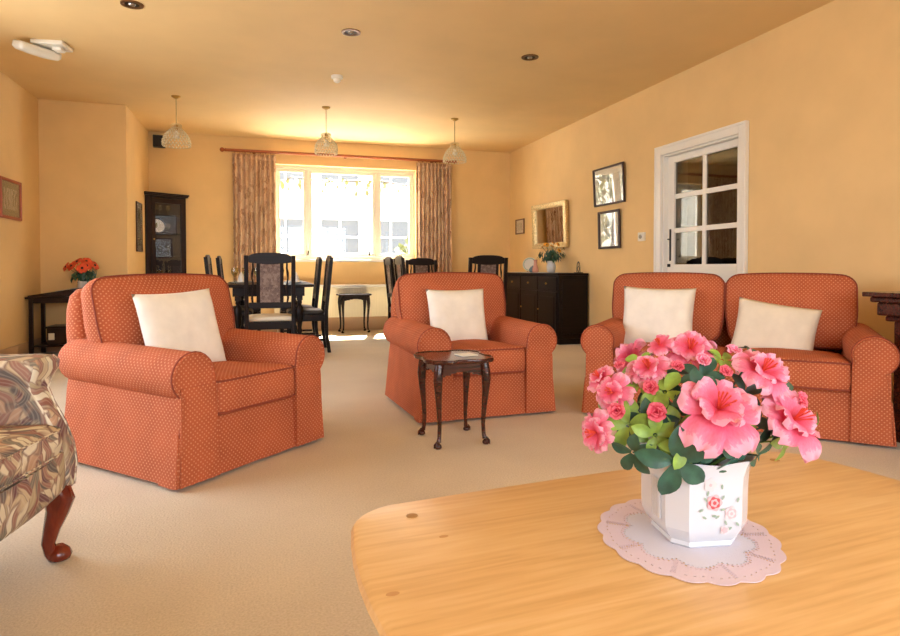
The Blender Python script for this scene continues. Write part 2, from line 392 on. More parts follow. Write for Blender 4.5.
# window behind the camera
m = MB(); ry = YF-.16
m.box(RX0, RX1, ry-.04, ry+.04, RZ0, RZ0+.06).box(RX0, RX1, ry-.04, ry+.04, RZ1-.06, RZ1)
for i in range(5):
    x = RX0+.03+(RX1-RX0-.06)*i/4; m.box(x-.03, x+.03, ry-.038, ry+.038, RZ0+.06, RZ1-.06)
w2 = struct(m, 'window_2', 'white_paint', bevel=.004)
MB().box(RX0+.03, RX1-.03, ry-.004, ry+.004, RZ0+.03, RZ1-.03).build('pane', 'glass', w2, smooth=0)
# unseen window added in the left wall to brighten the room
m = MB(); lx = XL-.16
m.box(lx-.04, lx+.04, LY0, LY1, LZ0, LZ0+.06).box(lx-.04, lx+.04, LY0, LY1, LZ1-.06, LZ1)
for i in range(4):
    y = LY0+.03+(LY1-LY0-.06)*i/3; m.box(lx-.038, lx+.038, y-.03, y+.03, LZ0+.06, LZ1-.06)
w3 = struct(m, 'fill_window', 'white_paint', bevel=.004)
MB().box(lx-.004, lx+.004, LY0+.03, LY1-.03, LZ0+.03, LZ1-.03).build('pane', 'glass', w3, smooth=0)
# patio doors beside the camera
m = MB(); px_ = XR+.16
for y in (PY0+.04, (PY0+PY1)/2, PY1-.04): m.box(px_-.04, px_+.04, y-.04, y+.04, 0, PZ)
for z0, z1 in ((0, .12), (PZ-.08, PZ)): m.box(px_-.038, px_+.038, PY0+.08, PY1-.08, z0, z1)
d2 = struct(m, 'door_2', 'white_paint', bevel=.004)
MB().box(px_-.004, px_+.004, PY0+.05, PY1-.05, .1, PZ-.06).build('pane', 'glass', d2, smooth=0)

# glazed door in the right wall
Mx = Matrix(((0,-1,0,XR),(1,0,0,0),(0,0,1,0),(0,0,0,1)))     # local x -> +Y, local y -> -X
def rw(depth=0): return Matrix(((0,-1,0,XR-depth),(1,0,0,0),(0,0,1,0),(0,0,0,1)))
m = MB(); fx = XR+.07
def ybars(mb, y0, y1, z0, z1, x, fl, fr, ft, fb, d, cols, rows, bw):
    mb.box(x-d/2, x+d/2, y0, y0+fl, z0, z1).box(x-d/2, x+d/2, y1-fr, y1, z0, z1)
    mb.box(x-d/2, x+d/2, y0+fl, y1-fr, z0, z0+fb).box(x-d/2, x+d/2, y0+fl, y1-fr, z1-ft, z1)
    for i in range(1, cols):
        y = y0+fl+(y1-y0-fl-fr)*i/cols; mb.box(x-d/3, x+d/3, y-bw/2, y+bw/2, z0+fb, z1-ft)
    for i in range(1, rows):
        z = z0+fb+(z1-z0-ft-fb)*i/rows; mb.box(x-d/3+.001, x+d/3-.001, y0+fl, y1-fr, z-bw/2, z+bw/2)
m.box(XR-.03, XR, DY0-.085, DY0+.005, 0, DZ+.085).box(XR-.03, XR, DY1-.005, DY1+.085, 0, DZ+.085).box(XR-.03, XR, DY0+.005, DY1-.005, DZ-.005, DZ+.085)
m.box(XR-.04, XR-.03, DY0-.085, DY0-.06, 0, DZ+.085).box(XR-.04, XR-.03, DY1+.06, DY1+.085, 0, DZ+.085).box(XR-.04, XR-.03, DY0-.06, DY1+.06, DZ+.06, DZ+.085)
m.box(XR, XR+T, DY0, DY0+.02, 0, DZ).box(XR, XR+T, DY1-.02, DY1, 0, DZ).box(XR, XR+T, DY0+.02, DY1-.02, DZ-.02, DZ)
door = struct(m, 'door_1', 'white_paint', 'white door with six dark glass panes above the sofa', bevel=.005)
m = MB(); ly0, ly1, lz0, lz1 = DY0+.022, DY1-.022, .01, DZ-.022
ybars(m, ly0, ly1, lz0, lz1, fx, .075, .095, .065, .945, .045, 2, 3, .045)
leaf = m.build('door_leaf', 'white_paint', door, bevel=.003)
MB().box(fx-.003, fx+.003, ly0+.075, ly1-.095, lz0+.945, lz1-.065).build('pane', 'door_glass', leaf, smooth=0)
m = MB(); m.box(fx-.030, fx-.0225, ly1-.055, ly1-.035, .99, 1.30); m.tube([(fx-.030, ly1-.045, 1.20), (fx-.055, ly1-.045, 1.20), (fx-.055, ly1-.075, 1.20)], .006)
m.build('door_handle', 'black', leaf)
m = MB(); m.box(fx-.04, fx-.0225, ly1-.045, ly1-.02, .93, .96); m.build('door_latch', 'black', leaf)
# passage beyond the door
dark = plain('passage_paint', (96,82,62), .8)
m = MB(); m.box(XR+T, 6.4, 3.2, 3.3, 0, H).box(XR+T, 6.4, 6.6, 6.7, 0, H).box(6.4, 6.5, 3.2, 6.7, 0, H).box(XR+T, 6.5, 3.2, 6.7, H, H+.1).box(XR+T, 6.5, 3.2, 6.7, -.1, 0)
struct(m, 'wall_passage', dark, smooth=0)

# ------------------------------------------------------------------ armchairs and sofa
def lean(ang, y0, z0): 
    return Matrix.Translation((0, y0, z0)) @ Matrix.Rotation(-ang, 4, 'X')
def make_seat(name, label, cat, W, D, nseat, loc, rz, group=None):
    t = thing(name, label, cat, loc, rz, group)
    hx, hy = W/2, D/2
    inn = hx-(.20 if nseat == 1 else .185)                                  # half width between the arms
    # skirted base, flared at the hem with inverted pleats at the corners
    rings = []
    for z, fl, pl in ((.015, .0, 1), (.10, -.007, .8), (.19, -.014, .45), (.235, -.019, .12), (.285, -.022, 0)):
        ring = []
        for x, y in rrect(hx+fl-.022, hy+fl-.005, .03, 5):
            fx_, fy_ = abs(x)/(hx+fl-.022), abs(y)/(hy+fl-.005)
            w = 0
            if fx_ > .6 and fy_ > .6:
                d = abs((fx_-fy_)); w = .016*math.cos(d*34)*max(0, 1-d*5)*pl
            w += .004*pl*math.sin(x*23+y*31)
            s = 1+w/max(hx, hy)
            ring.append((x*s, y*s, z))
        rings.append(ring)
    b = MB().loft(rings)
    b.build('skirted_base', 'terracotta', t, 50)
    # rolled arms
    for sgn in (-1, 1):
        prof = []
        cx, cz, r = hx-.088, .464, .103
        prof.append((inn, .022)); prof.append((inn, .20)); prof.append((inn, .34)); prof.append((inn+.004, .42))
        for k in range(0, 17):
            a = R_(168-k*(168+62)/16); prof.append((cx+r*math.cos(a), cz+r*math.sin(a)))
        prof += [(hx-.030, .34), (hx-.026, .29), (hx-.018, .22), (hx-.010, .14), (hx-.003, .07), (hx+.003, .022)]
        cen = (cx, cz)
        rs = []
        ys = [(-hy+.005, .90), (-hy-.006, .955), (-hy-.004, .985), (-hy+.012, 1.0)]+[(-hy+.03+i*(2*hy-.08)/8, 1.0) for i in range(9)]+[(hy-.03, .92)]
        for i, (y, sc) in enumerate(ys):
            drop = .016*max(0, (y+hy))/(2*hy)
            rs.append([(sgn*(cen[0]+(p[0]-cen[0])*sc), y, (cen[1]+(p[1]-cen[1])*sc+drop) if p[1] > .345 else p[1]) for p in prof])
        arm = MB().loft(rs).build('arm', 'terracotta', t, 60)
        pp = MB(); pts = [(sgn*p[0], -hy+.008, p[1]) for p in prof if p[1] > .21]
        pp.tube(pts, .0045, 6); pp.build('piping', 'piping', arm)
        # gathered front panel running down to the hem
        q = MB(); rs = []
        for z, wx, yy in ((.018, .02, -.012), (.12, .008, -.009), (.22, 0, -.006), (.36, -.002, -.003), (.42, -.01, .0)):
            x0, x1 = inn-.002-wx*.2, hx-.018+wx*.5
            rs.append([(sgn*(x0+(x1-x0)*k/10), -hy+yy+.004*math.sin(k*2.4)*(.42-z)*2, z) for k in range(11)]+[(sgn*(x0+(x1-x0)*k/10), -hy+yy+.03, z) for k in range(10, -1, -1)])
        q.loft(rs).build('arm_front', 'terracotta', t, 60)
        # kick pleat flaring out at the front corner
        q = MB(); rs = []
        for z, o_, w_ in ((.016, .026, .085), (.07, .019, .062), (.13, .012, .040), (.19, .004, .018), (.235, -.004, .006)):
            xb = hx-.012+o_*.6; rs.append([(sgn*(xb-.022), -hy-.002, z), (sgn*(xb+.004), -hy+.008-o_*.35, z), (sgn*(xb+o_*.35), -hy+.03, z), (sgn*(xb+.002), -hy+.03+w_, z), (sgn*(xb-.022), -hy+.03+w_, z)])
        q.loft(rs).build('kick_pleat', 'terracotta', t, 30)
    # upholstered back
    b = MB(); bw = W-(.10 if nseat == 1 else .17)
    def bend(p): return (p.x, p.y, p.z)
    mt = lean(R_(11), hy-.085, .265)
    rs = []
    for z, ww, th in ((0, bw, .14), (.18, bw-.0, .13), (.36, bw-.01, .12), (.46, bw-.03, .11), (.53, bw-.07, .085), (.56, bw-.14, .05)):
        rs.append([(x, y, z) for x, y in rrect(ww/2, th/2, .05, 5)])
    b.loft(rs, mat=mt).build('back', 'terracotta', t, 60)
    # seat cushions
    sw = 2*inn/nseat
    sd = D-.24
    for i in range(nseat):
        cx = -inn+sw*(i+.5)
        mt = Matrix.Translation((cx, -hy-.012+sd/2, .258)) @ Matrix.Rotation(R_(-2.2), 4, 'X')
        prof = [(.012, 0), (.0, .016), (-.005, .06), (-.005, .11), (0, .148), (.012, .162)]
        c_ = MB().pad(sw-.004, sd, prof, .045, (.03, 0), mat=mt).build('seat_cushion', 'terracotta', t, 60)
        p_ = MB()
        for z in (.013, .153): p_.tube([(x, y, z) for x, y in rrect(sw/2-.001, sd/2+.001, .045, 6)], .005, 6, mat=mt, loop=True)
        p_.build('piping', 'piping', c_)
    # back cushions
    tot = W-(.09 if nseat == 1 else .15); cw = tot/nseat
    for i in range(nseat):
        cx = -tot/2+cw*(i+.5)-(0 if nseat == 1 else .025)
        ang = R_(13)
        # pad lies in its own plane: w across, d up, profile = thickness
        mt = Matrix.Translation((cx, hy-.205, .655)) @ Matrix.Rotation(PI/2-ang, 4, 'X')
        hh = .46
        prof = [(.016, -.062), (.0, -.048), (-.006, 0), (0, .045), (.016, .060)]
        def wob(p, cw=cw, hh=hh):
            v = p.y/(hh/2); u = p.x/(cw/2)
            k = 1-.10*max(0, -v)**1.5
            y = p.y
            if v > .2: y = p.y-.020*abs(u)**3*(v-.2)*1.25
            return (p.x*k, y, p.z*(1-.2*max(0, v)))
        c_ = MB().pad(cw-.006, hh, prof, .075, (.06, .03), wob=wob, mat=mt).build('back_cushion', 'terracotta', t, 60)
        p_ = MB()
        for z in (.053,): p_.tube([wob(Vector((x, y, z))) for x, y in rrect(cw/2-.004, hh/2-.001, .075, 6)], .0038, 6, mat=mt, loop=True)
        p_.build('piping', 'piping', c_)
    return t
A1 = make_seat('armchair', 'terracotta dotted armchair nearest on the left, with a tilted cream cushion', 'armchair', .89, .88, 1, (-.334, 3.313, 0), R_(44), 'matching terracotta armchairs')
A2 = copy_thing(A1, (1.28, 3.90, 0), R_(3.5), 'terracotta dotted armchair in the middle, behind the little cabriole side table')
S1 = make_seat('sofa', 'two seat terracotta dotted sofa in front of the glazed door', 'sofa', 1.60, .82, 2, (2.76, 3.135, 0), R_(-44.5))

# scatter cushions
def make_pillow(name, label, w, h, th, matname, mw, seed, group):
    mb = MB(); n = 22
    for side in (1, -1):
        vs = []; fs = []
        for j in range(n+1):
            for i in range(n+1):
                u = -1+2*i/n; v = -1+2*j/n
                x = w/2*u*(1-.055*(1-v*v)); y = h/2*v*(1-.055*(1-u*u))
                f = ((1-u**4)*(1-v**4))
                z = th/2*max(0, f)**.55
                z += .006*noise.noise(Vector((x*9, y*9, seed)))*min(1, f*2)+.004*noise.noise(Vector((x*25, y*14, seed+3)))*min(1, f*2)
                vs.append((x, y, side*z))
        for j in range(n):
            for i in range(n): fs.append((j*(n+1)+i, j*(n+1)+i+1, (j+1)*(n+1)+i+1, (j+1)*(n+1)+i))
        mb.add(vs, fs)
    o = mb.build(name, matname, None, 80)
    bm = bmesh.new(); bm.from_mesh(o.data); bmesh.ops.remove_doubles(bm, verts=bm.verts, dist=.0005); bmesh.ops.recalc_face_normals(bm, faces=bm.faces); bm.to_mesh(o.data); bm.free()
    o.matrix_world = mw
    return tag(o, label, 'cushion', group)
def seat_mat(t, x, y, z, tilt, roll, yaw=0):
    # pillow plane: x across, y up the backrest, z towards the sitter
    return (Matrix.Translation(t.location) @ Matrix.Rotation(t.rotation_euler.z, 4, 'Z') @ Matrix.Translation((x, y, z))
            @ Matrix.Rotation(R_(yaw), 4, 'Z') @ Matrix.Rotation(PI/2-R_(tilt), 4, 'X') @ Matrix.Rotation(R_(roll), 4, 'Z'))
bpy.context.view_layer.update()
G = 'cream scatter cushions on the seats'
make_pillow('cushion', 'tilted cream cushion on the nearest left armchair', .44, .42, .12, 'pillow', seat_mat(A1, -.08, .0, .605, 17, 2), 1, G)
make_pillow('cushion', 'upright cream cushion on the middle armchair', .42, .40, .12, 'pillow', seat_mat(A2, -.04, .01, .585, 15, 0), 2, G)
make_pillow('cushion', 'upright cream cushion on the left seat of the sofa', .46, .42, .12, 'pillow', seat_mat(S1, -.42, .0, .59, 15, -1), 3, G)
make_pillow('cushion', 'slanted oatmeal cushion on the right seat of the sofa', .45, .34, .12, 'pillow_tan', seat_mat(S1, .26, -.01, .545, 17, -9), 4, G)

# ------------------------------------------------------------------ floral wing chair at the left edge
def floral_chair():
    t = thing('floral_armchair', 'leaf patterned armchair with red cabriole leg cut off by the left edge', 'armchair', (-1.005, 1.94, 0), R_(80))
    # seat rail with a softly bowed front
    def bow(p): return (p[0], p[1]-(.03*(1-(p[0]/.34)**2) if p[1] < 0 else 0), p[2])
    rs = []
    for z, s in ((.22, .97), (.235, 1.0), (.30, 1.0), (.345, .99)):
        rs.append([bow((x*s, y*s, z)) for x, y in rrect(.345, .35, .04)])
    MB().loft(rs).build('seat_rail', 'leaf_fabric', t, 50)
    mt = Matrix.Translation((0, -.04, .335))
    c_ = MB().pad(.56, .66, [(.02, 0), (.0, .02), (-.008, .055), (0, .09), (.02, .105)], .06, (.02, 0), mat=mt).build('seat_cushion', 'leaf_fabric', t, 60)
    p_ = MB()
    for z in (.018, .092): p_.tube([(x, y, z) for x, y in rrect(.28, .33, .06)], .005, 6, mat=mt, loop=True)
    p_.build('piping', 'leaf_fabric', c_)
    for s in (-1, 1):
        rs = []; AR = ((.225, .285, .355, -.360), (.30, .285, .358, -.366), (.36, .285, .36, -.357), (.43, .285, .362, -.33), (.49, .284, .366, -.297), (.535, .278, .38, -.272), (.565, .268, .402, -.272), (.595, .258, .416, -.285), (.620, .262, .414, -.288), (.636, .275, .40, -.278), (.643, .30, .375, -.26))
        for z, x0, x1, yf in AR:
            cx, cy = (x0+x1)/2, (yf+.34)/2
            rs.append([(s*(cx+x), cy+y, z) for x, y in rrect((x1-x0)/2, (.34-yf)/2, .022, 4)])
        a_ = MB().loft(rs).build('arm', 'leaf_fabric', t, 60)
        MB().tube([(s*(x1-.006), yf+.004, z) for z, x0, x1, yf in AR[:-1]], .005, 6).build('piping', 'leaf_fabric', a_)
    rs = []
    for z, ww, th, y in ((.3, .62, .16, .30), (.6, .66, .16, .34), (.9, .66, .14, .40), (1.02, .58, .10, .425), (1.06, .44, .05, .43)):
        rs.append([(x, y+yy, z) for x, yy in rrect(ww/2, th/2, .045)])
    MB().loft(rs).build('back', 'leaf_fabric', t, 60)
    for s in (-1, 1):
        # wings
        rs = []
        for z, y0, y1 in ((.58, .06, .36), (.75, .12, .40), (.95, .20, .44), (1.03, .30, .44)):
            rs.append([(s*(.34+.03*a), y, z) for a, y in ((-1, y0), (1, y0), (1, y1), (-1, y1))])
        MB().loft(rs).build('wing', 'leaf_fabric', t, 60)
        cab_leg(t, (s*.295, -.315), (s*.6, -1), .235, .042, 'red_wood', pad=True)
        m = MB(); m.loft([[(s*.27+a*r, .30+.05*(1-z/.23)+b*r, z) for a, b in ((-1,-1),(1,-1),(1,1),(-1,1))] for z, r in ((0, .016), (.23, .024))])
        m.build('leg', 'red_wood', t)
    return t
def cab_leg(t, at, dr, hgt, r, mt, pad=False, claw=False):
    d = Vector((dr[0], dr[1])); d.normalize(); m = MB()
    pts = []; rr = []
    prof = ((1.0, 0, 1.0), (.9, .25, 1.08), (.8, .5, 1.02), (.65, .35, .78), (.45, 0, .58), (.25, -.25, .46), (.12, -.1, .44), (.07, .15, .55))
    for q, o, k in prof:
        pts.append((at[0]+d.x*o*r, at[1]+d.y*o*r, hgt*q)); rr.append(r*k)
    m.tube(pts, rr, 10)
    lg = m.build('leg', mt, t, 60)
    f = MB(); fr = r*.85
    cx, cy = at[0]+d.x*r*.45, at[1]+d.y*r*.45
    f.lathe([(fr*.5, 0), (fr*.85, .004), (fr, fr*.45), (fr*.8, fr*.95), (fr*.35, fr*1.35)], 12, (cx, cy, 0))
    if claw:
        for k in (-50, 0, 50):
            dd = Matrix.Rotation(R_(k), 2) @ d
            f.tube([(cx+dd.x*fr*.3, cy+dd.y*fr*.3, fr*1.7), (cx+dd.x*fr*.95, cy+dd.y*fr*.95, fr*.9), (cx+dd.x*fr*1.02, cy+dd.y*fr*1.02, fr*.15)], [fr*.25, fr*.24, fr*.12], 6)
    f.build('foot', mt, lg, 60)
    return lg
floral_chair()

# ------------------------------------------------------------------ little cabriole tables
def cab_table(label, W, D, Hh, loc, rz, mt, group):
    t = thing('side_table', label, 'side table', loc, rz, group)
    def outl(s, z, amp=.03):
        pts = []
        base = rrect(W/2, D/2, .03, 5)
        for x, y in base:
            u, v = x/(W/2), y/(D/2)
            k = 0
            if abs(v) > abs(u): k = amp*(math.cos(u*PI*2)-.6)*.5; pts.append((x*s, (y+math.copysign(k, v))*s, z))
            else: k = amp*(math.cos(v*PI*2)-.6)*.5; pts.append(((x+math.copysign(k, u))*s, y*s, z))
        return pts
    MB().loft([outl(.955, Hh-.024), outl(.99, Hh-.02), outl(1.0, Hh-.012), outl(1.0, Hh-.003), outl(.985, Hh), outl(.955, Hh), outl(.945, Hh-.004), outl(.02, Hh-.004)]).build('tabletop', mt, t, 40)
    a = MB(); hw, hd = W/2-.045, D/2-.045
    for s in (-1, 1):
        for k in range(8):
            x0, x1 = -hw+2*hw*k/8, -hw+2*hw*(k+1)/8; dz = .045+.02*math.cos((x0+x1)/2/hw*PI*1.0)*-.6
            a.box(x0, x1, s*hd-.008, s*hd+.008, Hh-.024-dz-.012, Hh-.024)
            y0, y1 = -hd+2*hd*k/8, -hd+2*hd*(k+1)/8
            a.box(s*hw-.008, s*hw+.008, y0, y1, Hh-.024-dz-.012, Hh-.024)
    a.build('apron', mt, t, 40)
    for sx in (-1, 1):
        for sy in (-1, 1): cab_leg(t, (sx*(hw+.002), sy*(hd+.002)), (sx, sy), Hh-.024, .024, mt, claw=True)
    return t
cab_table('small dark mahogany table with carved cabriole legs in front of the middle armchair', .335, .35, .455, (.962, 3.115, 0), R_(3), 'mahogany', None)
cab_table('small dark cabriole table standing below the far window', .44, .32, .55, (1.22, 8.77, 0), R_(4), 'ebony', None)
o = MB().box(-.048, .048, -.048, .048, 0, .006).build('coaster', 'paper', None, bevel=.002, loc=(1.03, 3.10, .4515+.0005), rot=(0, 0, R_(12)))
tag(o, 'cream square coaster on the small mahogany table', 'coaster')

# ------------------------------------------------------------------ coffee table
CT = (.748, .885); CR = R_(4.3); CZ = .45
t = thing('coffee_table', 'large pale oak coffee table with rounded corners in the foreground', 'coffee table', (CT[0], CT[1], 0), CR)
def ctop(ins, z):
    out = []
    for x, y in rrect(.560-ins, .345-ins, .075, 8):
        u, v = x/.560, y/.345
        bx = .055*(1-min(1, v*v)); by = .012*(1-min(1, u*u))
        out.append((x+math.copysign(bx, x)*abs(u)**3, y+math.copysign(by, y)*abs(v)**3, z))
    return out
top = MB().loft([ctop(.03, CZ-.036), ctop(.014, CZ-.032), ctop(.004, CZ-.022), ctop(0, CZ-.011), ctop(.004, CZ-.003), ctop(.012, CZ)]).build('tabletop', 'oak', t, 30)
for px, py, q in ((-.575, .015, .006), (-.44, .165, .005)):
    MB().loft([[(px+q*k_*1.8*math.cos(2*PI*k/12), py+q*k_*math.sin(2*PI*k/12), CZ+z_) for k in range(12)] for k_, z_ in ((1, -.0004), (.95, .0003))]).build('knot', 'knot', top)
for i, (px, py) in enumerate(((-.465, .27), (.465, .27), (-.465, -.27), (.465, -.27))):
    MB().lathe([(.011, 0), (.0112, .0012), (.009, .0016)], 16, (px, py, CZ-.0008)).build('plug', 'plug', top)
    m = MB(); m.loft([[(px+math.copysign(.03*(1-z/.414), px)+r*math.cos(2*PI*k/14), py+math.copysign(.03*(1-z/.414), py)+r*math.sin(2*PI*k/14), z) for k in range(14)] for z, r in ((0, .018), (.1, .023), (.3, .027), (.414, .024))])
    m.build('leg', 'oak', t)
for y in (.265, -.265): MB().box(-.44, .44, y-.01, y+.01, .36, .415).build('apron', 'oak', t, bevel=.003)

# lace doily with pierced bands and a scalloped rim
m = MB(); NA = 200; radii = [0, .05, .088]+[.091+.0027*i for i in range(30)]
vs = []; fs = []; mi = []; nr = len(radii); DZ_ = .0016
for ri, r in enumerate(radii):
    for k in range(NA):
        a = 2*PI*k/NA; w = abs(math.sin(a*9))
        rr = max(r, .002)*(1+(.05*(w-.6)*max(0, (r-.12)/.05)))
        vs.append((rr*math.cos(a)*1.0, rr*math.sin(a)*.88, DZ_))
for ri in range(nr-1):
    for k in range(NA):
        a = 2*PI*(k+.5)/NA; rc = (radii[ri]+radii[ri+1])/2; arc = .104+.018*abs(math.sin(a*4.5)); hole = False
        if ri > 2:
            for o_, ph in ((0, 0), (.0060, 1)):
                if abs(rc-arc-o_) < .0019 and k % 2 == ph: hole = True
            sp_ = (a*4.5/PI+.5) % 1-.5                    # pierced spokes between the scallops
            if arc+.004 < rc < .158 and abs(sp_) < .055 and (k+ri) % 2: hole = True
            if .150 < rc < .1525 and k % 3 == 0 and abs(sp_) > .1: hole = True
        if ri == 1 and (k % 50) in (12, 15): hole = False
        if not hole:
            fs.append((ri*NA+k, ri*NA+(k+1) % NA, (ri+1)*NA+(k+1) % NA, (ri+1)*NA+k)); mi.append(1 if rc > arc+.002 else 0)
m.add(vs, fs); m.mi = mi
o = m.build('doily', ['doily', 'doily_pink'], None, 0, loc=(.705, .895, CZ+.0012), rot=(0, 0, R_(62)))
sm = o.modifiers.new('thick', 'SOLIDIFY'); sm.thickness = .0012; sm.offset = -1
tag(o, 'white lace doily with pink scalloped rim under the flower pot', 'doily')

# potted azalea
PZ0 = CZ+.0032
pot_rz = math.atan2(-.91, -.735)
t = thing('potted_azalea', 'white china pot of bright pink azaleas on the coffee table', 'potted plant', (.719, .897, PZ0), 0)
angs = [-3, 61, 87, 151, 177, 241, 267, 331]          # corners of the eight sided pot, broad faces alternating with narrow
PC = [Vector((math.cos(pot_rz+R_(a)), math.sin(pot_rz+R_(a)))) for a in angs]
def oct_ring(r, z, sub=6, lip=0):
    out = []
    for i in range(8):
        a, b = PC[i]*r, PC[(i+1) % 8]*r
        for k in range(sub):
            q = a+(b-a)*(k/sub); out.append((q.x, q.y, z+lip*math.cos(k/sub*2*PI)))
    return out
prof = [(.066, 0, 0), (.070, .004, 0), (.068, .010, 0), (.078, .020, 0), (.0855, .034, 0), (.087, .05, 0), (.0875, .094, 0), (.089, .121, 0), (.094, .137, .0015), (.098, .146, .0025), (.096, .1475, .0025), (.090, .134, .0015), (.084, .09, 0), (.078, .03, 0)]
p_o = MB().loft([oct_ring(r, z, lip=l) for r, z, l in prof]).build('pot', 'porcelain', t, 22)
fl = MB()
for k in range(5):
    f = .56+.065*k; q = PC[6]+(PC[7]-PC[6])*f; nrm = (PC[6]+PC[7]).normalized()*.0008
    fl.tube([(q.x*r+nrm.x, q.y*r+nrm.y, z) for r, z in ((.088, .042), (.0885, .075), (.0895, .108))], [.0026, .0030, .0026], 6)
fl.build('fluting', 'porcelain', p_o)
rz_ = MB()
def on_face(u, z):
    q = PC[0]+(PC[1]-PC[0])*u; n = (PC[0]+PC[1]).normalized(); r = .0882+(z-.05)*.02
    return Vector((q.x*r, q.y*r, z)), n, (PC[1]-PC[0]).normalized()
def petal_disc(u, z, rad, mi, n=12, wav=.12, off=.0006, sq=1, rot=0):
    c, nn, tx = on_face(u, z); vs = []
    for k in range(n*2):
        a = PI*k/n; r = rad*(1+wav*math.cos(a*5))
        x, y = r*math.cos(a), r*math.sin(a)*sq; x, y = x*math.cos(rot)-y*math.sin(rot), x*math.sin(rot)+y*math.cos(rot)
        vs.append((c.x+tx.x*x+nn.x*off, c.y+tx.y*x+nn.y*off, c.z+y))
    rz_.add(vs, [tuple(range(len(vs)))], mi)
for u, z, r, ms in ((.46, .082, .0130, (1,0,1,0)), (.78, .063, .0115, (2,1,2,1)), (.38, .112, .0105, (2,2,2,1)), (.66, .036, .007, (2,1,1,1))):
    for q in range(4): petal_disc(u, z, r*(1-.25*q), ms[q], off=.0008+.0002*q, rot=q*.6)
for u, z, rt in ((.22,.070,.5),(.30,.088,2.2),(.62,.090,1.0),(.60,.108,1.6),(.46,.060,0),(.52,.058,.6),(.68,.048,2.0),(.90,.085,1.2),(.90,.045,2.3),(.34,.098,1.3),(.76,.038,.6),(.28,.058,2.6),(.62,.070,.2)):
    petal_disc(u, z, .0042, 3, 8, .1, .0007, .45, rt)
rz_.build('rose_decoration', ['rose_red', 'rose_pink', 'rose_pale', 'rose_leaf'], p_o, 0)
MB().lathe([(.001, .116), (.045, .118), (.064, .112), (.066, .095)], 24).build('soil', 'soil', t)

def basis(nv):
    n = Vector(nv).normalized(); a = Vector((0,0,1)) if abs(n.z) < .9 else Vector((1,0,0))
    x = a.cross(n).normalized(); y = n.cross(x)
    return Matrix((x, y, n)).transposed().to_4x4()
def petal_patch(mb, mt, L, Wd, az, elev, seed, nu=7, nv=8, ruff=.10):
    # a frilled petal: starts at the throat, spreads, and curls back at its rim
    vs = []; fs = []; uv = []
    rr = random.Random(seed)
    ph = rr.random()*6; curl = rr.uniform(.5, 1.0)
    for i in range(nu+1):
        u = i/nu
        w = Wd*(.16+.84*math.sin(min(1, u*1.02)*PI*.60)**.9)*(1 if u < .75 else math.sqrt(max(.0, 1-((u-.75)/.29)**2)))
        e = elev-curl*u*u*1.1
        for j in range(nv+1):
            v = -1+2*j/nv
            x = L*(u-.0*v*v); zz = L*(math.sin(elev)*u - .42*curl*u**2.4)
            xx = L*u*math.cos(elev*.8)
            zz += -.10*L*abs(v)**2*u+ruff*L*u*u*math.sin(v*6.5+ph)*abs(v)**.5+.03*L*math.sin(u*9+ph)
            y = w*v/2
            p = Vector((xx, y, zz)); p.rotate(Matrix.Rotation(az, 3, 'Z')); vs.append(p); uv.append((v, u))
    for i in range(nu):
        for j in range(nv): fs.append((i*(nv+1)+j, i*(nv+1)+j+1, (i+1)*(nv+1)+j+1, (i+1)*(nv+1)+j))
    mb.add(vs, fs, 0, mt, uv)
def bloom(par, p, size, nv, seed):
    loc = Vector(p)-par.location; mt = Matrix.Translation(loc) @ basis(nv)
    m = MB(); r = size*.56; rr = random.Random(seed); a0 = rr.random()*6
    for k in range(5): petal_patch(m, mt, r*rr.uniform(.95, 1.22), r*1.02, a0+k*PI*2/5+rr.uniform(-.15,.15), rr.uniform(.12,.5), seed*31+k, 9, 10, .13)
    if size > .05:
        m2 = Matrix.Translation(loc) @ basis(nv) @ Matrix.Translation((0,0,size*.03))
        for k in range(5): petal_patch(m, m2, r*rr.uniform(.6, .9), r*.8, a0+.6+k*PI*2/5+rr.uniform(-.25,.25), rr.uniform(.45,.95), seed*57+k, 9, 10, .17)
    f = m.build('flower', 'petal', par, 80)
    s = MB()
    for k in range(7):
        a = k*2.4; q = .06*size+.07*size*(k % 3)/2
        s.tube([mt @ Vector((0,0,.02*size)), mt @ Vector((q*.6*math.cos(a), q*.6*math.sin(a), .2*size)), mt @ Vector((q*math.cos(a), q*math.sin(a), .33*size))], [.0012, .0009, .0016], 5)
    s.build('stamens', 'stamen', f)
def bud(par, p, size, nv, seed):
    # a half open double bud: petals wrapped round each other
    loc = Vector(p)-par.location; mt = Matrix.Translation(loc) @ basis(nv)
    m = MB(); rr = random.Random(seed); r = size*.5
    for ring, (n, k, el) in enumerate(((3, .5, 1.35), (4, .75, 1.15), (5, 1.05, .8))):
        for j in range(n): petal_patch(m, mt, r*k*1.0, r*k*1.15, j*2*PI/n+ring*.7+rr.random()*.5, el*rr.uniform(.8, 1.1), seed*7+j+ring*11, 7, 8, .2)
    m.build('flower_bud', 'bud_petal' if seed % 3 else 'petal', par, 80)
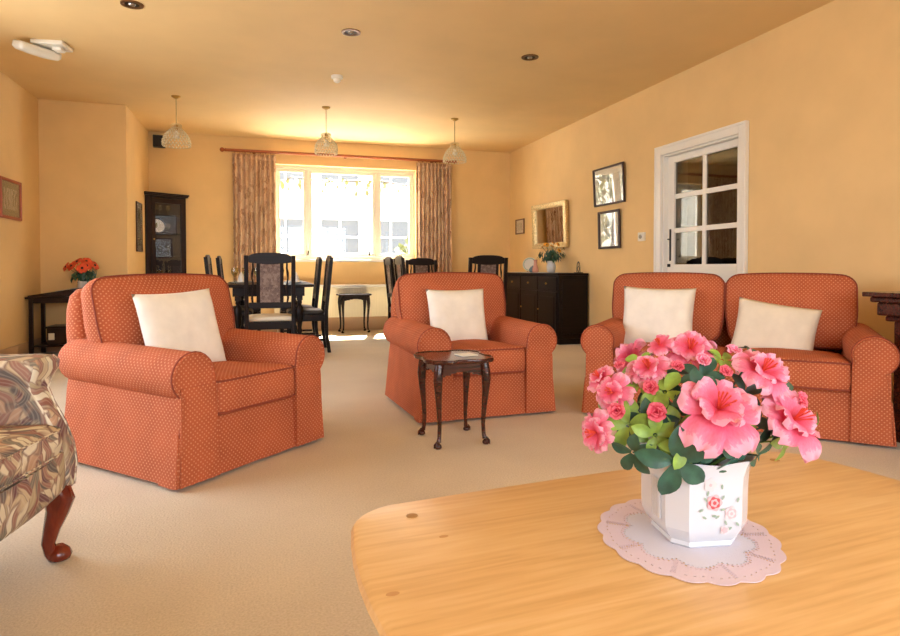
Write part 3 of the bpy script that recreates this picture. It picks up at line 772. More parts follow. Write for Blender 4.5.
def leafs(par, p, size, nv, kind, seed):
    loc = Vector(p)-par.location; mt = Matrix.Translation(loc) @ basis(nv)
    m = MB(); rr = random.Random(seed); n = 5; a0 = rr.random()*6
    for k in range(n):
        L = size*rr.uniform(.75, 1.1)*.86; Wd = L*.52; az = a0+k*2*PI/n+rr.uniform(-.25,.25); el = rr.uniform(-.05,.5); vs = []; fs = []
        for i in range(8):
            u = i/7; w = Wd*math.sin(PI*min(1, .06+.94*u**1.15))**.75*.5
            if i == 7: w = .0004
            for v in (-1, -.5, 0, .5, 1):
                q = Vector((L*(.08+.92*u)*math.cos(el*.6), w*v, L*(math.sin(el)*u-.30*u*u)+.28*w*abs(v))); q.rotate(Matrix.Rotation(az, 3, 'Z')); vs.append(q)
        for i in range(7):
            for j in range(4): fs.append((i*5+j, i*5+j+1, (i+1)*5+j+1, (i+1)*5+j))
        m.add(vs, fs, 0, mt)
    # stalk back to the heart of the bush
    heart = Vector((0, 0, .15)); mid = loc*.55+heart*.45
    m.tube([loc, mid, Vector((loc.x*.12, loc.y*.12, .115))], [.0016, .002, .0026], 5)
    m.build('leaf_cluster', 'leaf_dark' if kind else 'leaf_light', par, 80)
BL = [((.746,.941,.769),.080,(-.27,-.53,.76)), ((.687,.801,.694),.122,(-.16,-.66,.70)), ((.825,.854,.739),.092,(.01,-.62,.72)), ((.852,.815,.662),.105,(.12,-.75,.58)),
  ((.648,.928,.741),.066,(-.43,-.38,.76)), ((.577,.928,.703),.060,(-.77,-.49,.41)), ((.535,.908,.643),.066,(-1,-.21,.11)), ((.579,.97,.722),.052,(-.72,.03,.7)),
  ((.677,.823,.639),.05,(-.29,-.96,-.18)), ((.728,.808,.640),.055,(0,-1.05,-.28)), ((.699,.966,.777),.045,(-.49,-.25,.81)),
  ((.80,1.0,.765),.07,(.2,.5,.8)), ((.70,1.06,.735),.08,(-.3,.8,.5)), ((.90,.95,.72),.07,(.8,.3,.5))]
for i, b in enumerate(BL): bloom(t, *b, i+3)
BU = [((.612,.854,.684),.036,(-.45,-.8,.32)), ((.562,.89,.681),.032,(-.71,-.61,.32)), ((.644,.823,.657),.030,(-.36,-.83,.32)), ((.88,.826,.693),.032,(.31,-.71,.41)),
  ((.757,.864,.741),.026,(-.1,-.69,.61)), ((.734,.892,.757),.030,(-.2,-.66,.71)), ((.627,.892,.715),.030,(-.39,-.6,.61)), ((.691,.905,.746),.026,(-.27,-.53,.71)), ((.807,.902,.769),.032,(.05,-.52,.81)), ((.612,.96,.743),.024,(-.46,-.15,.81))]
for i, b in enumerate(BU): bud(t, *b, i+1)
LV = [((.627,.822,.612),.088,(-.39,-.93,-.08),1), ((.587,.881,.612),.055,(-.78,-.5,-.29),1), ((.793,.829,.604),.055,(.49,-.78,-.29),1), ((.735,.815,.609),.045,(.05,-.86,-.38),1), ((.639,.819,.634),.042,(-.29,-.95,.22),0),
  ((.585,.893,.655),.055,(-.71,-.62,.12),0), ((.651,.885,.709),.055,(-.42,-.7,.62),0), ((.628,.923,.715),.055,(-.46,-.47,.71),0), ((.722,.885,.729),.058,(-.29,-.63,.71),1), ((.689,.937,.733),.055,(-.33,-.4,.81),1), ((.812,.878,.695),.055,(.09,-.74,.61),1),
  ((.863,.84,.621),.055,(.37,-.85,-.19),0), ((.925,.842,.63),.05,(.75,-.64,.01),0), ((.838,.848,.647),.055,(.15,-.88,.12),1), ((.61,.854,.646),.05,(-.48,-.9,.12),0), ((.605,.888,.68),.055,(-.61,-.64,.32),0), ((.788,.907,.754),.05,(.05,-.52,.81),0),
  ((.905,.87,.696),.055,(.43,-.64,.61),1), ((.578,.938,.685),.045,(-.91,-.24,.31),0), ((.615,.874,.658),.055,(-.58,-.87,.02),1), ((.697,.817,.631),.05,(-.2,-.99,-.28),1), ((.681,.834,.712),.055,(-.23,-.76,.52),1), ((.658,.967,.742),.05,(-.53,-.03,.8),0), ((.883,.931,.762),.042,(.36,-.19,.9),1),
  ((.66,.86,.675),.06,(-.4,-.8,.4),1), ((.72,.86,.665),.06,(0,-.9,.4),1), ((.78,.86,.68),.06,(.2,-.8,.5),1), ((.70,.90,.70),.06,(-.2,-.5,.8),1), ((.62,.93,.65),.06,(-.8,-.2,.3),1), ((.85,.90,.66),.06,(.7,-.5,.3),1), ((.76,.95,.72),.06,(.1,0,1),1),
  ((.74,1.02,.68),.06,(0,.9,.4),1), ((.64,1.01,.66),.06,(-.6,.7,.2),1), ((.84,1.0,.66),.06,(.7,.7,.2),1), ((.65,.85,.655),.05,(-.4,-.9,.1),0), ((.77,.84,.655),.05,(.1,-.95,.1),0)]
for i, b in enumerate(LV): leafs(t, *b, i+50)

# ------------------------------------------------------------------ dining chairs
def dining_chair(label, loc, rz, group, seatmat='black_leather'):
    t = thing('dining_chair', label, 'dining chair', loc, rz, group)
    W, D = .46, .43; mt = 'ebony'
    def back_y(z): return .195+(.0 if z < .45 else (z-.45)*.10)
    for s in (-1, 1):
        m = MB(); m.loft([[(s*(W/2-.02)+a*.019, back_y(z)+b*.019+(.03 if z == 0 else 0), z) for a, b in ((-1,-1),(1,-1),(1,1),(-1,1))] for z in (0, .22, .45, .75, 1.0, 1.035)])
        m.build('back_post', mt, t, 0, bevel=.004)
        m = MB(); x, y = s*(W/2-.03), -D/2+.025
        m.loft([[(x+a*.019, y+b*.019, z) for a, b in ((-1,-1),(1,-1),(1,1),(-1,1))] for z in (.30, .41)])
        m.lathe([(.014, 0), (.018, .02), (.012, .05), (.016, .12), (.020, .2), (.013, .25), (.021, .27), (.013, .29), (.018, .30)], 10, (x, y, 0))
        m.build('leg', mt, t, 40)
    m = MB(); hw = W/2-.04; n = 12
    top = []
    for k in range(n+1):
        x = -hw+2*hw*k/n; u = x/hw
        zt = 1.032+.030*max(0, 1-abs(u)**3)**.8 if abs(u) < .96 else 1.03
        y = back_y(1.0)
        top.append([(x, y-.012, .955+.015*(u*u)), (x, y+.012, .955+.015*(u*u)), (x, y+.012, zt), (x, y-.012, zt)])
    m.loft(top); m.build('top_rail', mt, t, 40, bevel=.002)
    MB().box(-hw, hw, back_y(.58)-.012, back_y(.58)+.012, .545, .60).build('lower_rail', mt, t, bevel=.003)
    pf = MB(); y0, y1 = back_y(.6), back_y(.96)
    sh = Matrix(((1,0,0,0),(0,1,.10,-.10*.6),(0,0,1,0),(0,0,0,1)))
    for s in (-1, 1): pf.box(s*.105-.016, s*.105+.016, y0-.013, y0+.013, .60, .965, mat=sh)
    pf.build('panel_frame', mt, t, bevel=.003)
    MB().box(-.089, .089, y0-.011, y0+.011, .60, .957, mat=sh).build('tapestry_panel', 'tapestry', t, smooth=0)
    for s in (-1, 1):
        m = MB(); m.tube([(s*(.155+.006*math.sin(k*1.5)), back_y(.6+.36*k/8), .595+.37*k/8) for k in range(9)], [.008, .010, .007, .011, .008, .006, .011, .009, .008], 6)
        m.build('slat', mt, t)
    m = MB()
    m.box(-W/2+.04, W/2-.04, -D/2+.012, -D/2+.034, .345, .415).box(-W/2+.04, W/2-.04, .18, .20, .345, .415)
    for s in (-1, 1): m.box(s*(W/2-.03)-.011, s*(W/2-.03)+.011, -D/2+.044, .176, .345, .415)
    m.build('seat_frame', mt, t, bevel=.002)
    m = MB()
    for s in (-1, 1): m.box(s*(W/2-.03)-.009, s*(W/2-.03)+.009, -D/2+.04, .18, .13, .155)
    m.box(-W/2+.04, W/2-.04, -.01, .01, .132, .153); m.build('stretcher', mt, t, bevel=.002)
    mt2 = Matrix.Translation((0, -.02, .417))
    MB().pad(W-.03, D-.045, [(.012, 0), (0, .014), (.002, .03), (.014, .042)], .03, (.018, 0), mat=mt2).build('seat', seatmat, t, 60)
    return t
GC = 'dark oak dining chairs with tapestry backs'
ch = dining_chair('dark tapestry backed dining chair seen from behind at the left table near end', (.045, 6.14, 0), PI, GC, 'cream_seat')
ch2 = dining_chair('nearer dark dining chair on the right side of the left table, leather seat showing', (.44, 6.93, 0), -PI/2, GC)
copy_thing(ch2, (.38, 7.58, 0), -PI/2, 'farther dark dining chair on the right side of the left dining table', GC)
copy_thing(ch2, (-.34, 7.06, 0), PI/2, 'nearer dark dining chair on the left side of the left dining table', GC)
copy_thing(ch2, (-.26, 7.58, 0), PI/2, 'farther dark dining chair on the left side of the left table, toward the curtain', GC)
copy_thing(ch2, (1.745, 6.98, 0), PI/2, 'nearer dark dining chair on the left side of the right table, above the middle armchair', GC)
copy_thing(ch2, (1.745, 7.62, 0), PI/2, 'farther dark dining chair on the left side of the right table, below the window', GC)
copy_thing(ch2, (2.14, 8.22, 0), 0, 'dark dining chair facing us at the far end of the right table', GC)
copy_thing(ch2, (2.37, 6.60, 0), PI, 'dark dining chair seen from behind at the right table, beside the sideboard', GC)

def dining_table(label, x0, x1, y0, y1):
    t = thing('dining_table', label, 'dining table', ((x0+x1)/2, (y0+y1)/2, 0))
    hx, hy = (x1-x0)/2, (y1-y0)/2; Z = .75
    MB().loft([[(x, y, z) for x, y in rrect(hx-i, hy-i, .04, 4)] for i, z in ((.008, Z-.03), (0, Z-.022), (0, Z-.006), (.006, Z))]).build('tabletop', 'ebony', t, 40)
    ax, ay = hx-.10, hy-.10
    m = MB(); m.box(-ax, ax, -ay, -ay+.022, .625, .72).box(-ax, ax, ay-.022, ay, .625, .72).box(-ax, -ax+.022, -ay+.022, ay-.022, .625, .72).box(ax-.022, ax, -ay+.022, ay-.022, .625, .72)
    m.build('apron', 'ebony', t, bevel=.003)
    for sx in (-1, 1):
        for sy in (-1, 1):
            m = MB(); x, y = sx*(ax-.05), sy*(ay-.05)
            m.box(x-.03, x+.03, y-.03, y+.03, .58, .72).box(x-.03, x+.03, y-.03, y+.03, .10, .20)
            m.lathe([(.025, .20), (.018, .22), (.028, .25), (.02, .28), (.028, .34), (.042, .44), (.038, .50), (.018, .535), (.026, .55), (.022, .58)], 14, (x, y, 0))
            m.lathe([(.014, 0), (.03, .03), (.022, .08), (.026, .10)], 12, (x, y, 0))
            m.build('leg', 'ebony', t, 40)
    return t
T1 = (-.42, .50, 6.52, 8.02); T2 = (1.86, 2.72, 6.92, 8.02)
dining_table('dark oak dining table on the left, laid with glasses and plates', *T1)
dining_table('dark oak dining table on the right, hidden behind the middle armchair', *T2)
# place settings
def plate(label, loc, grp):
    t = MB().lathe([(.05, 0), (.055, .003), (.085, .009), (.118, .016), (.120, .018), (.085, .012), (.05, .006), (.002, .005)], 28).build('plate', 'china', None, 40, loc=loc)
    return tag(t, label, 'plate', grp)
def glass_cup(label, loc, grp):
    t = MB().lathe([(.032, 0), (.032, .003), (.005, .008), (.004, .075), (.02, .09), (.033, .115), (.036, .14), (.031, .172), (.030, .172), (.034, .14), (.03, .116), (.004, .092)], 16).build('wine_glass', 'crystal', None, 60, loc=loc)
    return tag(t, label, 'wine glass', grp)
def napkin(label, loc, grp, mt, rz=0):
    m = MB(); rs = []
    for k in range(9):
        a = 2*PI*k/8
    n = 16
    m.loft([[(r*(1+wv*math.cos(6*2*PI*k/n))*math.cos(2*PI*k/n), r*(1+wv*math.cos(6*2*PI*k/n))*math.sin(2*PI*k/n), z) for k in range(n)] for r, z, wv in ((.042, 0, .05), (.034, .03, .12), (.016, .085, .25), (.004, .12, .1))])
    return tag(m.build('napkin', mt, None, 40, loc=loc, rot=(0, 0, rz)), label, 'napkin', grp)
M['napkin_white'] = plain('white_linen', (236,230,222), .9)
M['napkin_pink'] = plain('rose_linen', (222,140,122), .9)
zt = .7503
for i, (px, py, wh) in enumerate(((-.25, 7.06, 'near left place'), (.33, 6.93, 'near right place'), (-.25, 7.58, 'far left place'), (.33, 7.58, 'far right place'))):
    s = 1 if px > 0 else -1
    plate('white dinner plate at the %s of the left dining table' % wh, (px, py, zt), 'white plates on the dining tables')
    glass_cup('stemmed wine glass at the %s of the left dining table' % wh, (px-s*.16, py+.12, zt), 'wine glasses on the left dining table')
    napkin('folded white napkin on the plate at the %s of the left table' % wh, (px, py, zt+.0065), 'folded napkins', 'napkin_white')
plate('white dinner plate at the near end of the left dining table', (.04, 6.68, zt), 'white plates on the dining tables')
glass_cup('stemmed wine glass at the near left corner of the left dining table', (-.30, 6.72, zt), 'wine glasses on the left dining table')
glass_cup('stemmed wine glass beside the vase on the left dining table', (-.2, 6.85, zt), 'wine glasses on the left dining table')
for i, (px, py, wh) in enumerate(((2.0, 7.15, 'near left place'), (2.0, 7.62, 'far left place'), (2.57, 7.62, 'far right place'), (2.57, 7.15, 'near right place'))):
    plate('white dinner plate at the %s of the right dining table' % wh, (px, py, zt), 'white plates on the dining tables')
    napkin('folded rose pink napkin on the plate at the %s of the right table' % wh, (px, py, zt+.0065), 'folded napkins', 'napkin_pink')
t = thing('bud_vase', 'tiny glass vase with one red flower on the left dining table', 'vase', (-.22, 7.3, zt))
MB().lathe([(.022, 0), (.028, .02), (.026, .05), (.012, .075), (.016, .09)], 14).build('vase', 'china', t, 60)
m = MB(); m.tube([(0, 0, .06), (.004, 0, .10), (.0, .0, .135)], .002, 5); m.build('stem', 'stem_green', t)
m = MB(); m.lathe([(.004, .13), (.018, .138), (.022, .15), (.014, .158), (.003, .156)], 10); m.build('flower', 'bud', t)

# ------------------------------------------------------------------ under the window
t = thing('radiator', 'long cream ribbed radiator with a shelf under the far window', 'radiator', (1.17, YB-.021, .2))
MB().box(-1.05, 1.05, -.10, 0, .0, .44).build('panel', 'cream_metal', t, bevel=.006)
m = MB()
for k in range(52): x = -1.02+2.04*k/51; m.box(x-.009, x+.009, -.108, -.1005, .03, .41)
m.build('fins', 'cream_metal', t, bevel=.002)
MB().box(-1.08, 1.08, -.13, .005, .443, .475).build('shelf', 'white_paint', t, bevel=.005)
m = MB(); m.tube([(1.0, -.05, .0), (1.0, -.05, -.195)], .009); m.tube([(-1.0, -.05, .0), (-1.0, -.05, -.195)], .009); m.build('pipe', 'cream_metal', t)

# curtains and pole
def curtain(label, x0, x1, z0, z1):
    t = thing('curtain', label, 'curtain', ((x0+x1)/2, YB-.085, z0), 0, 'floral curtains at the far window')
    n = 110; W = x1-x0; Hh = z1-z0; vs = []; fs = []; uv = []; nz = 14
    for j in range(nz+1):
        q = j/nz
        for i in range(n+1):
            s = i/n; amp = .038*(1-.3*q)+.006*math.sin(i*.9)
            y = amp*math.sin(s*2*PI*9+.6*math.sin(s*11)+.25*math.sin(q*3+s*5))
            vs.append((-W/2+W*s+.004*math.sin(q*4+s*20), y, Hh*q)); uv.append((s*W*1.7, Hh*q))
    for j in range(nz):
        for i in range(n): fs.append((j*(n+1)+i, j*(n+1)+i+1, (j+1)*(n+1)+i+1, (j+1)*(n+1)+i))
    c_ = MB().add(vs, fs, uv=uv).build('fabric', 'curtain', t, 80)
    sm = c_.modifiers.new('thick', 'SOLIDIFY'); sm.thickness = .003
    hv = MB(); pts = []
    for i in range(0, n+1): 
        s = i/n; pts.append((-W/2+W*s, .018*math.sin(s*2*PI*18)-.002, Hh-.05))
    m = MB(); vs = []; fs = []
    for k, (dz) in enumerate((-.035, .045)):
        vs += [(p[0], p[1]-.006, p[2]+dz) for p in pts]
    for i in range(n): fs.append((i, i+1, n+1+i+1, n+1+i))
    h_ = m.add(vs, fs).build('pleated_heading', 'curtain', t, 80); sm = h_.modifiers.new('thick', 'SOLIDIFY'); sm.thickness = .003
    return t
curtain('left floral curtain beside the far window', -.42, .155, .72, 2.515)
curtain('right floral curtain beside the far window', 2.205, 2.75, .72, 2.515)
t = thing('curtain_pole', 'red brown wooden curtain pole above the far window', 'curtain pole', (1.16, YB-.085, 2.555))
M['pole_wood'] = plain('red_brown_wood', (168,90,46), .35)
m = MB(); m.tube([(-1.66, 0, 0), (1.60, 0, 0)], .021, 12); m.build('pole', 'pole_wood', t)
for s, x in ((-1, -1.66), (1, 1.60)):
    m = MB(); m.lathe([(.02, 0), (.026, .01), (.016, .025), (.03, .045), (.033, .06), (.024, .078), (.008, .088)], 12, mat=Matrix.Translation((x, 0, 0)) @ Matrix.Rotation(s*PI/2, 4, 'Y')); m.build('finial', 'pole_wood', t)
for x in (-1.30, -.02, 1.30):
    m = MB(); m.lathe([(.026, 0), (.022, .01), (.012, .02), (.012, .05), (.02, .064)], 10, mat=Matrix.Translation((x, .0845, 0)) @ Matrix.Rotation(PI/2, 4, 'X')); m.build('bracket', 'pole_wood', t)
for x0 in (-1.57, 1.05):
    for k in range(8):
        x = x0+.02+k*.068; m = MB(); m.tube([(x, .026*math.cos(2*PI*q/12), -.006+.026*math.sin(2*PI*q/12)) for q in range(12)], .004, 6, loop=True); m.build('ring', 'pole_wood', t)
# creamy flowers on the sill
t = thing('flower_bowl', 'small bowl of pale cream flowers on the window sill', 'flower arrangement', (1.98, YB+.055, WZ0))
MB().lathe([(.03, 0), (.045, .01), (.05, .045), (.046, .045), (.04, .012)], 16).build('bowl', 'china', t, 60)
M['cream_flower'] = plain('cream_flower', (246,226,160), .7)
for k in range(9):
    a = k*2.4; r = .06*math.sqrt(k/9); m = MB()
    for q in range(6):
        petal_patch(m, Matrix.Translation((r*math.cos(a), r*math.sin(a), .085+.04*(1-r/.06))) @ basis((math.cos(a)*r*12, math.sin(a)*r*12, 1)), .034, .034, q*PI/3, .7, k*9+q, 4, 4)
    m.build('flower', 'cream_flower', t, 80)
m = MB()
for k in range(7): m.tube([(0,0,.02), (.03*math.cos(k), .03*math.sin(k), .10)], .003, 5)
m.build('stems', 'stem_green', t)
# sunlit house and shrubs outside
M['render'] = plain('cream_render', (226,214,190), .9, noisy=.05, scale=2)
M['lawn'] = plain('pale_paving', (208,206,200), .95, noisy=.2, scale=4)
M['hedge'] = plain('hedge_leaf', (72,76,42), .7, noisy=.4, scale=6)
struct(MB().box(-14, 16, YB+T+.02, 24, -.5, -.14), 'ground', 'lawn', 'sunlit pale paving outside the window')
t = thing('house', 'pale house with white sash windows across the garden', 'house', (1.5, 17.5, -.139))
MB().box(-9, 9, 0, 5, 0, 6.0).build('wall', 'render', t, smooth=0)
for k, x in enumerate((-2.4, -.95, .54, 2.0)):
    for z in (.9, 3.4):
        w = MB(); bars(w, x-.6, x+.6, z, z+1.6, -.03, .08, .06, 2, 3, .05); f_ = w.build('window', 'white_paint', t)
        MB().box(x-.55, x+.55, -.02, -.012, z+.05, z+1.55).build('pane', plain('blue_grey_pane', (86,88,88), .6, spec=.2), f_, smooth=0)
def shrub(name, label, loc, rx, rz_, n, seed, sz=.12):
    r = random.Random(seed); m = MB()
    for k in range(n):
        v = Vector((r.gauss(0,1), r.gauss(0,1), r.gauss(0,1))).normalized()*r.uniform(.55, 1)
        p = Vector((v.x*rx, v.y*rx, v.z*rz_+rz_)); mt = Matrix.Translation(p) @ basis((r.gauss(0,1), r.gauss(0,1), r.gauss(0,1)))
        m.add([(0,-sz,0), (sz*.45,0,.02), (0,sz,0), (-sz*.45,0,.02)], [(0,1,2,3)], 0, mt)
    t = thing(name, label, 'shrub', loc); m.build('foliage', 'hedge', t, 0)
    m = MB(); m.tube([(0,0,0), (.05,0,rz_), (0,0,rz_*1.6)], [.06,.05,.02], 7); m.build('trunk', 'dark_oak', t)
shrub('garden_shrub', 'olive green shrub outside behind the left light of the far window', (-.4, 12.6, -.139), .7, 1.5, 420, 1)
shrub('garden_shrub', 'low shrub outside behind the right light of the far window', (3.3, 13.2, -.139), .8, .9, 380, 2)
# climbing branch across the upper lights
t = thing('climbing_vine', 'leafy climber hanging outside the top of the far window', 'climbing plant', (1.0, YB+.9, -.139))
m = MB(); m.tube([(1.6, .1, 0), (1.65, .05, 1.2), (1.5, 0, 2.4), (.8, 0, 2.5), (.0, .02, 2.46), (-.6, 0, 2.5), (-.82, 0, 2.3)], [.03,.025,.018,.013,.011,.009,.006], 7); m.build('stem', 'dark_oak', t)
r = random.Random(5); m = MB()
for k in range(70):
    x = r.uniform(-.85, 1.5); p = Vector((x, r.uniform(-.06,.06), 2.48-abs(r.gauss(0,.10)))); mt = Matrix.Translation(p) @ basis((r.gauss(0,.6), -1, r.gauss(0,.6))); s = r.uniform(.03,.06)
    m.add([(0,-s,0), (s*.6,-.2*s,.01), (s*.4,s*.6,0), (0,s,0), (-s*.4,s*.6,0), (-s*.6,-.2*s,.01)], [(0,1,2,3,4,5)], 0, mt)
m.build('foliage', 'hedge', t, 0)

# ------------------------------------------------------------------ corner cabinet, speaker, left side
t = thing('corner_cabinet', 'tall dark glazed corner cabinet beside the left curtain', 'cabinet', (JX+.003, YB-.003, 0))
A_, B_ = (.018, -.325), (.46, -.018)
MB().prism([(0, 0), (0, -.31), A_, B_, (.45, 0)], 0, .10).prism([(0, 0), (0, -.31), A_, B_, (.45, 0)], 1.86, 1.874).prism([(0, 0), (0, -.31), (.016, -.31), (.016, -.016), (.45, -.016), (.45, 0)], .10, 1.86).prism([(.016,-.016), (.016,-.30), (.43,-.02)], .74, .76).build('carcass', 'dark_oak', t, 0, bevel=.003)
e = Vector((B_[0]-A_[0], B_[1]-A_[1])); ln = e.length; ea = math.atan2(e.y, e.x)
FM = Matrix.Translation((A_[0], A_[1], 0)) @ Matrix.Rotation(ea, 4, 'Z')
m = MB(); m.box(-.02, ln+.02, -.03, .03, 1.875, 1.895, mat=FM).box(-.03, ln+.03, -.04, .03, 1.895, 1.915, mat=FM); m.build('cornice', 'dark_oak', t, 0, bevel=.004)
m = MB(); m.box(0, .06, 0, .022, .10, 1.86, mat=FM).box(ln-.03, ln, 0, .022, .10, 1.86, mat=FM).box(.06, ln-.03, 0, .022, .76, .80, mat=FM); m.build('front_frame', 'dark_oak', t, 0, bevel=.002)
dr = MB()
for a, b, c, d in ((.062, .115, .81, 1.85), (ln-.075, ln-.032, .81, 1.85), (.115, ln-.075, .81, .86), (.115, ln-.075, 1.78, 1.85)): dr.box(a, b, -.012, .012, c, d, mat=FM)
do = dr.build('glazed_door', 'dark_oak', t, 0, bevel=.002)
MB().box(.113, ln-.073, -.002, .002, .858, 1.782, mat=FM).build('pane', 'glass', do, 0)
MB().lathe([(.004, 0), (.009, .008), (.008, .016), (.002, .02)], 10, mat=FM @ Matrix.Translation((.088, -.012, 1.3)) @ Matrix.Rotation(PI/2, 4, 'X')).build('knob', 'brass', do)
lo = MB().box(.062, ln-.032, -.012, .012, .11, .755, mat=FM).build('lower_door', 'dark_oak', t, 0, bevel=.002)
MB().box(.12, ln-.09, -.018, -.0125, .17, .69, mat=FM).build('raised_panel', 'dark_oak', lo, 0, bevel=.004)
for z in (1.08, 1.38, 1.62): MB().prism([(.017,-.017), (.017,-.285), (.41,-.02)], z, z+.012).build('shelf', 'dark_oak', t, 0)
CX, CY = JX+.003, YB-.003
def tumbler(x, y, z, label, h, r_):
    o = MB().lathe([(r_*.8, 0), (r_*.8, .004), (r_*.2, .01), (r_*.2, h*.4), (r_, h*.55), (r_*.9, h), (r_*.85, h), (r_*.9, h*.57), (r_*.15, h*.45)], 14).build('goblet', 'crystal', None, 60, loc=(CX+x, CY+y, z+.0005)); tag(o, label, 'goblet', 'glassware in the corner cabinet')
for z, zn in ((.76, 'lowest shelf'), (1.092, 'second shelf'), (1.392, 'third shelf'), (1.632, 'top shelf')):
    for x, y, w in ((.09, -.17, 'left'), (.14, -.10, 'middle'), (.24, -.07, 'right')):
        if zn == 'third shelf' and w == 'middle': continue
        tumbler(x, y, z, 'clear glass goblet standing at the %s of the %s in the corner cabinet' % (w, zn), .13, .035)
o = MB().lathe([(.05, 0), (.055, .004), (.09, .012), (.092, .014), (.05, .008), (.001, .006)], 20, mat=Matrix.Rotation(PI/2-.25, 4, 'X')).build('saucer', 'china', None, 60, loc=(CX+.11, CY-.085, 1.392+.0935), rot=(0, 0, R_(35)))
tag(o, 'small white plate propped upright in the upper part of the corner cabinet', 'plate')

t = thing('loudspeaker', 'small black loudspeaker high in the corner above the cabinet', 'loudspeaker', (-1.355, YB-.02, 2.54), R_(6))
MB().box(-.075, .075, -.12, -.02, 0, .155).build('cabinet', 'black', t, 0, bevel=.006)
M['grille'] = plain('speaker_grille', (30,31,34), .7, bumpy=.4, scale=400)
MB().box(-.066, .066, -.126, -.1205, .01, .145).build('grille', 'grille', t, 0, bevel=.003)
MB().box(-.02, .02, -.0195, .0195, .05, .10).build('bracket', 'black', t, 0)

def picture(name, label, y0, y1, z0, z1, x, sgn, framemat, fw, dp, mount, art, loc_tilt=0, cat='picture'):
    # hangs on a wall of constant x; sgn = direction of the room
    t = thing(name, label, cat, (x, (y0+y1)/2, z0), R_(90) if sgn < 0 else R_(-90))
    # local: x along wall, -y... face towards +y local
    w, h = y1-y0, z1-z0
    s = 1
    tilt = Matrix.Rotation(R_(loc_tilt), 4, 'X')            # top leans a little out from the wall on its cord
    m = MB()
    for a, b, c, d in ((-w/2, -w/2+fw, 0, h), (w/2-fw, w/2, 0, h), (-w/2+fw, w/2-fw, 0, fw), (-w/2+fw, w/2-fw, h-fw, h)): m.box(a, b, .004, dp, c, d, mat=tilt)
    m.build('frame', framemat, t, 0, bevel=min(.006, fw/4))
    if art == 'mirror':
        MB().box(-w/2+fw*.9, w/2-fw*.9, .006, dp*.45, fw*.9, h-fw*.9, mat=tilt).build('mirror_glass', 'mirror', t, 0)
        m = MB()
        for a, b, c, d in ((-w/2+fw, -w/2+fw+.012, fw, h-fw), (w/2-fw-.012, w/2-fw, fw, h-fw), (-w/2+fw+.012, w/2-fw-.012, fw, fw+.012), (-w/2+fw+.012, w/2-fw-.012, h-fw-.012, h-fw)): m.box(a, b, dp*.45, dp*.8, c, d, mat=tilt)
        m.build('slip', 'gold', t, 0, bevel=.003)
    else:
        MB().box(-w/2+fw*.9, w/2-fw*.9, .005, .010, fw*.9, h-fw*.9, mat=tilt).build('mount', mount, t, 0)
        mg = min(w, h)*.16
        MB().box(-w/2+fw+mg, w/2-fw-mg, .0105, .0115, fw+mg, h-fw-mg, mat=tilt).build('print', art, t, 0)
        MB().box(-w/2+fw*.95, w/2-fw*.95, .0125, .0145, fw*.95, h-fw*.95, mat=tilt).build('glass', 'pic_glass', t, 0)
    return t
M['print_pale'] = leafy('pale_botanical_print', [(.2,(206,200,184)),(.5,(226,220,206)),(.8,(176,172,150))], 14, (1,1,1))
M['print_grey'] = leafy('grey_landscape_print', [(.2,(146,148,128)),(.5,(206,200,180)),(.8,(120,124,104))], 9, (.6,1,1))
M['mount_cream'] = plain('cream_mount', (226,220,204), .8)
M['mount_grey'] = plain('grey_green_mount', (128,130,104), .8)
M['thin_dark'] = plain('dark_brown_frame', (62,36,24), .35)
M['orange_frame'] = plain('orange_wood_frame', (170,80,40), .35)
M['bronze'] = plain('bronze_frame', (120,84,50), .35, .5)
picture('framed_picture', 'larger dark framed print, upper of the two left of the white door', 5.80, 6.44, 1.64, 2.075, XR, -1, 'thin_dark', .022, .028, 'mount_cream', 'print_pale', -3.0)
picture('framed_picture', 'smaller dark framed print, lower of the two left of the white door', 5.885, 6.335, 1.14, 1.572, XR, -1, 'thin_dark', .028, .03, 'mount_cream', 'print_pale', -1.5)
picture('framed_picture', 'tiny framed picture near the far right corner of the room', 8.50, 8.82, 1.44, 1.67, XR, -1, 'bronze', .018, .022, 'mount_cream', 'print_pale', 0)
wm = picture('wall_mirror', 'gilt framed mirror above the sideboard', 7.08, 7.98, 1.19, 1.80, XR, -1, 'gold', .06, .05, None, 'mirror', -2.0, 'mirror')
wm.rotation_euler.z = R_(94); wm.location.x = XR-.037          # hangs slightly skew, far edge out

picture('framed_picture', 'orange wood framed landscape on the left wall at the photo edge', 6.62, 7.13, 1.39, 1.775, XL, 1, 'orange_frame', .03, .025, 'mount_grey', 'print_grey', 0)
picture('framed_picture', 'narrow upright picture on the side of the projecting corner, beside the dark cabinet', 8.17, 8.52, 1.12, 1.73, JX, 1, 'thin_dark', .02, .02, 'mount_cream', 'print_grey', 0)
t = thing('light_switch', 'small square white switch with grey centre on the wall left of the door', 'light switch', (XR, 5.49, 1.20), R_(90))
MB().box(-.05, .05, .0005, .03, 0, .09).build('housing', 'white_plastic', t, 0, bevel=.004)
MB().lathe([(.022, 0), (.021, .008), (.004, .01)], 16, mat=Matrix.Translation((0, .03, .045)) @ Matrix.Rotation(-PI/2, 4, 'X')).build('dial', plain('grey_dial', (150,140,122), .4), t, 40)

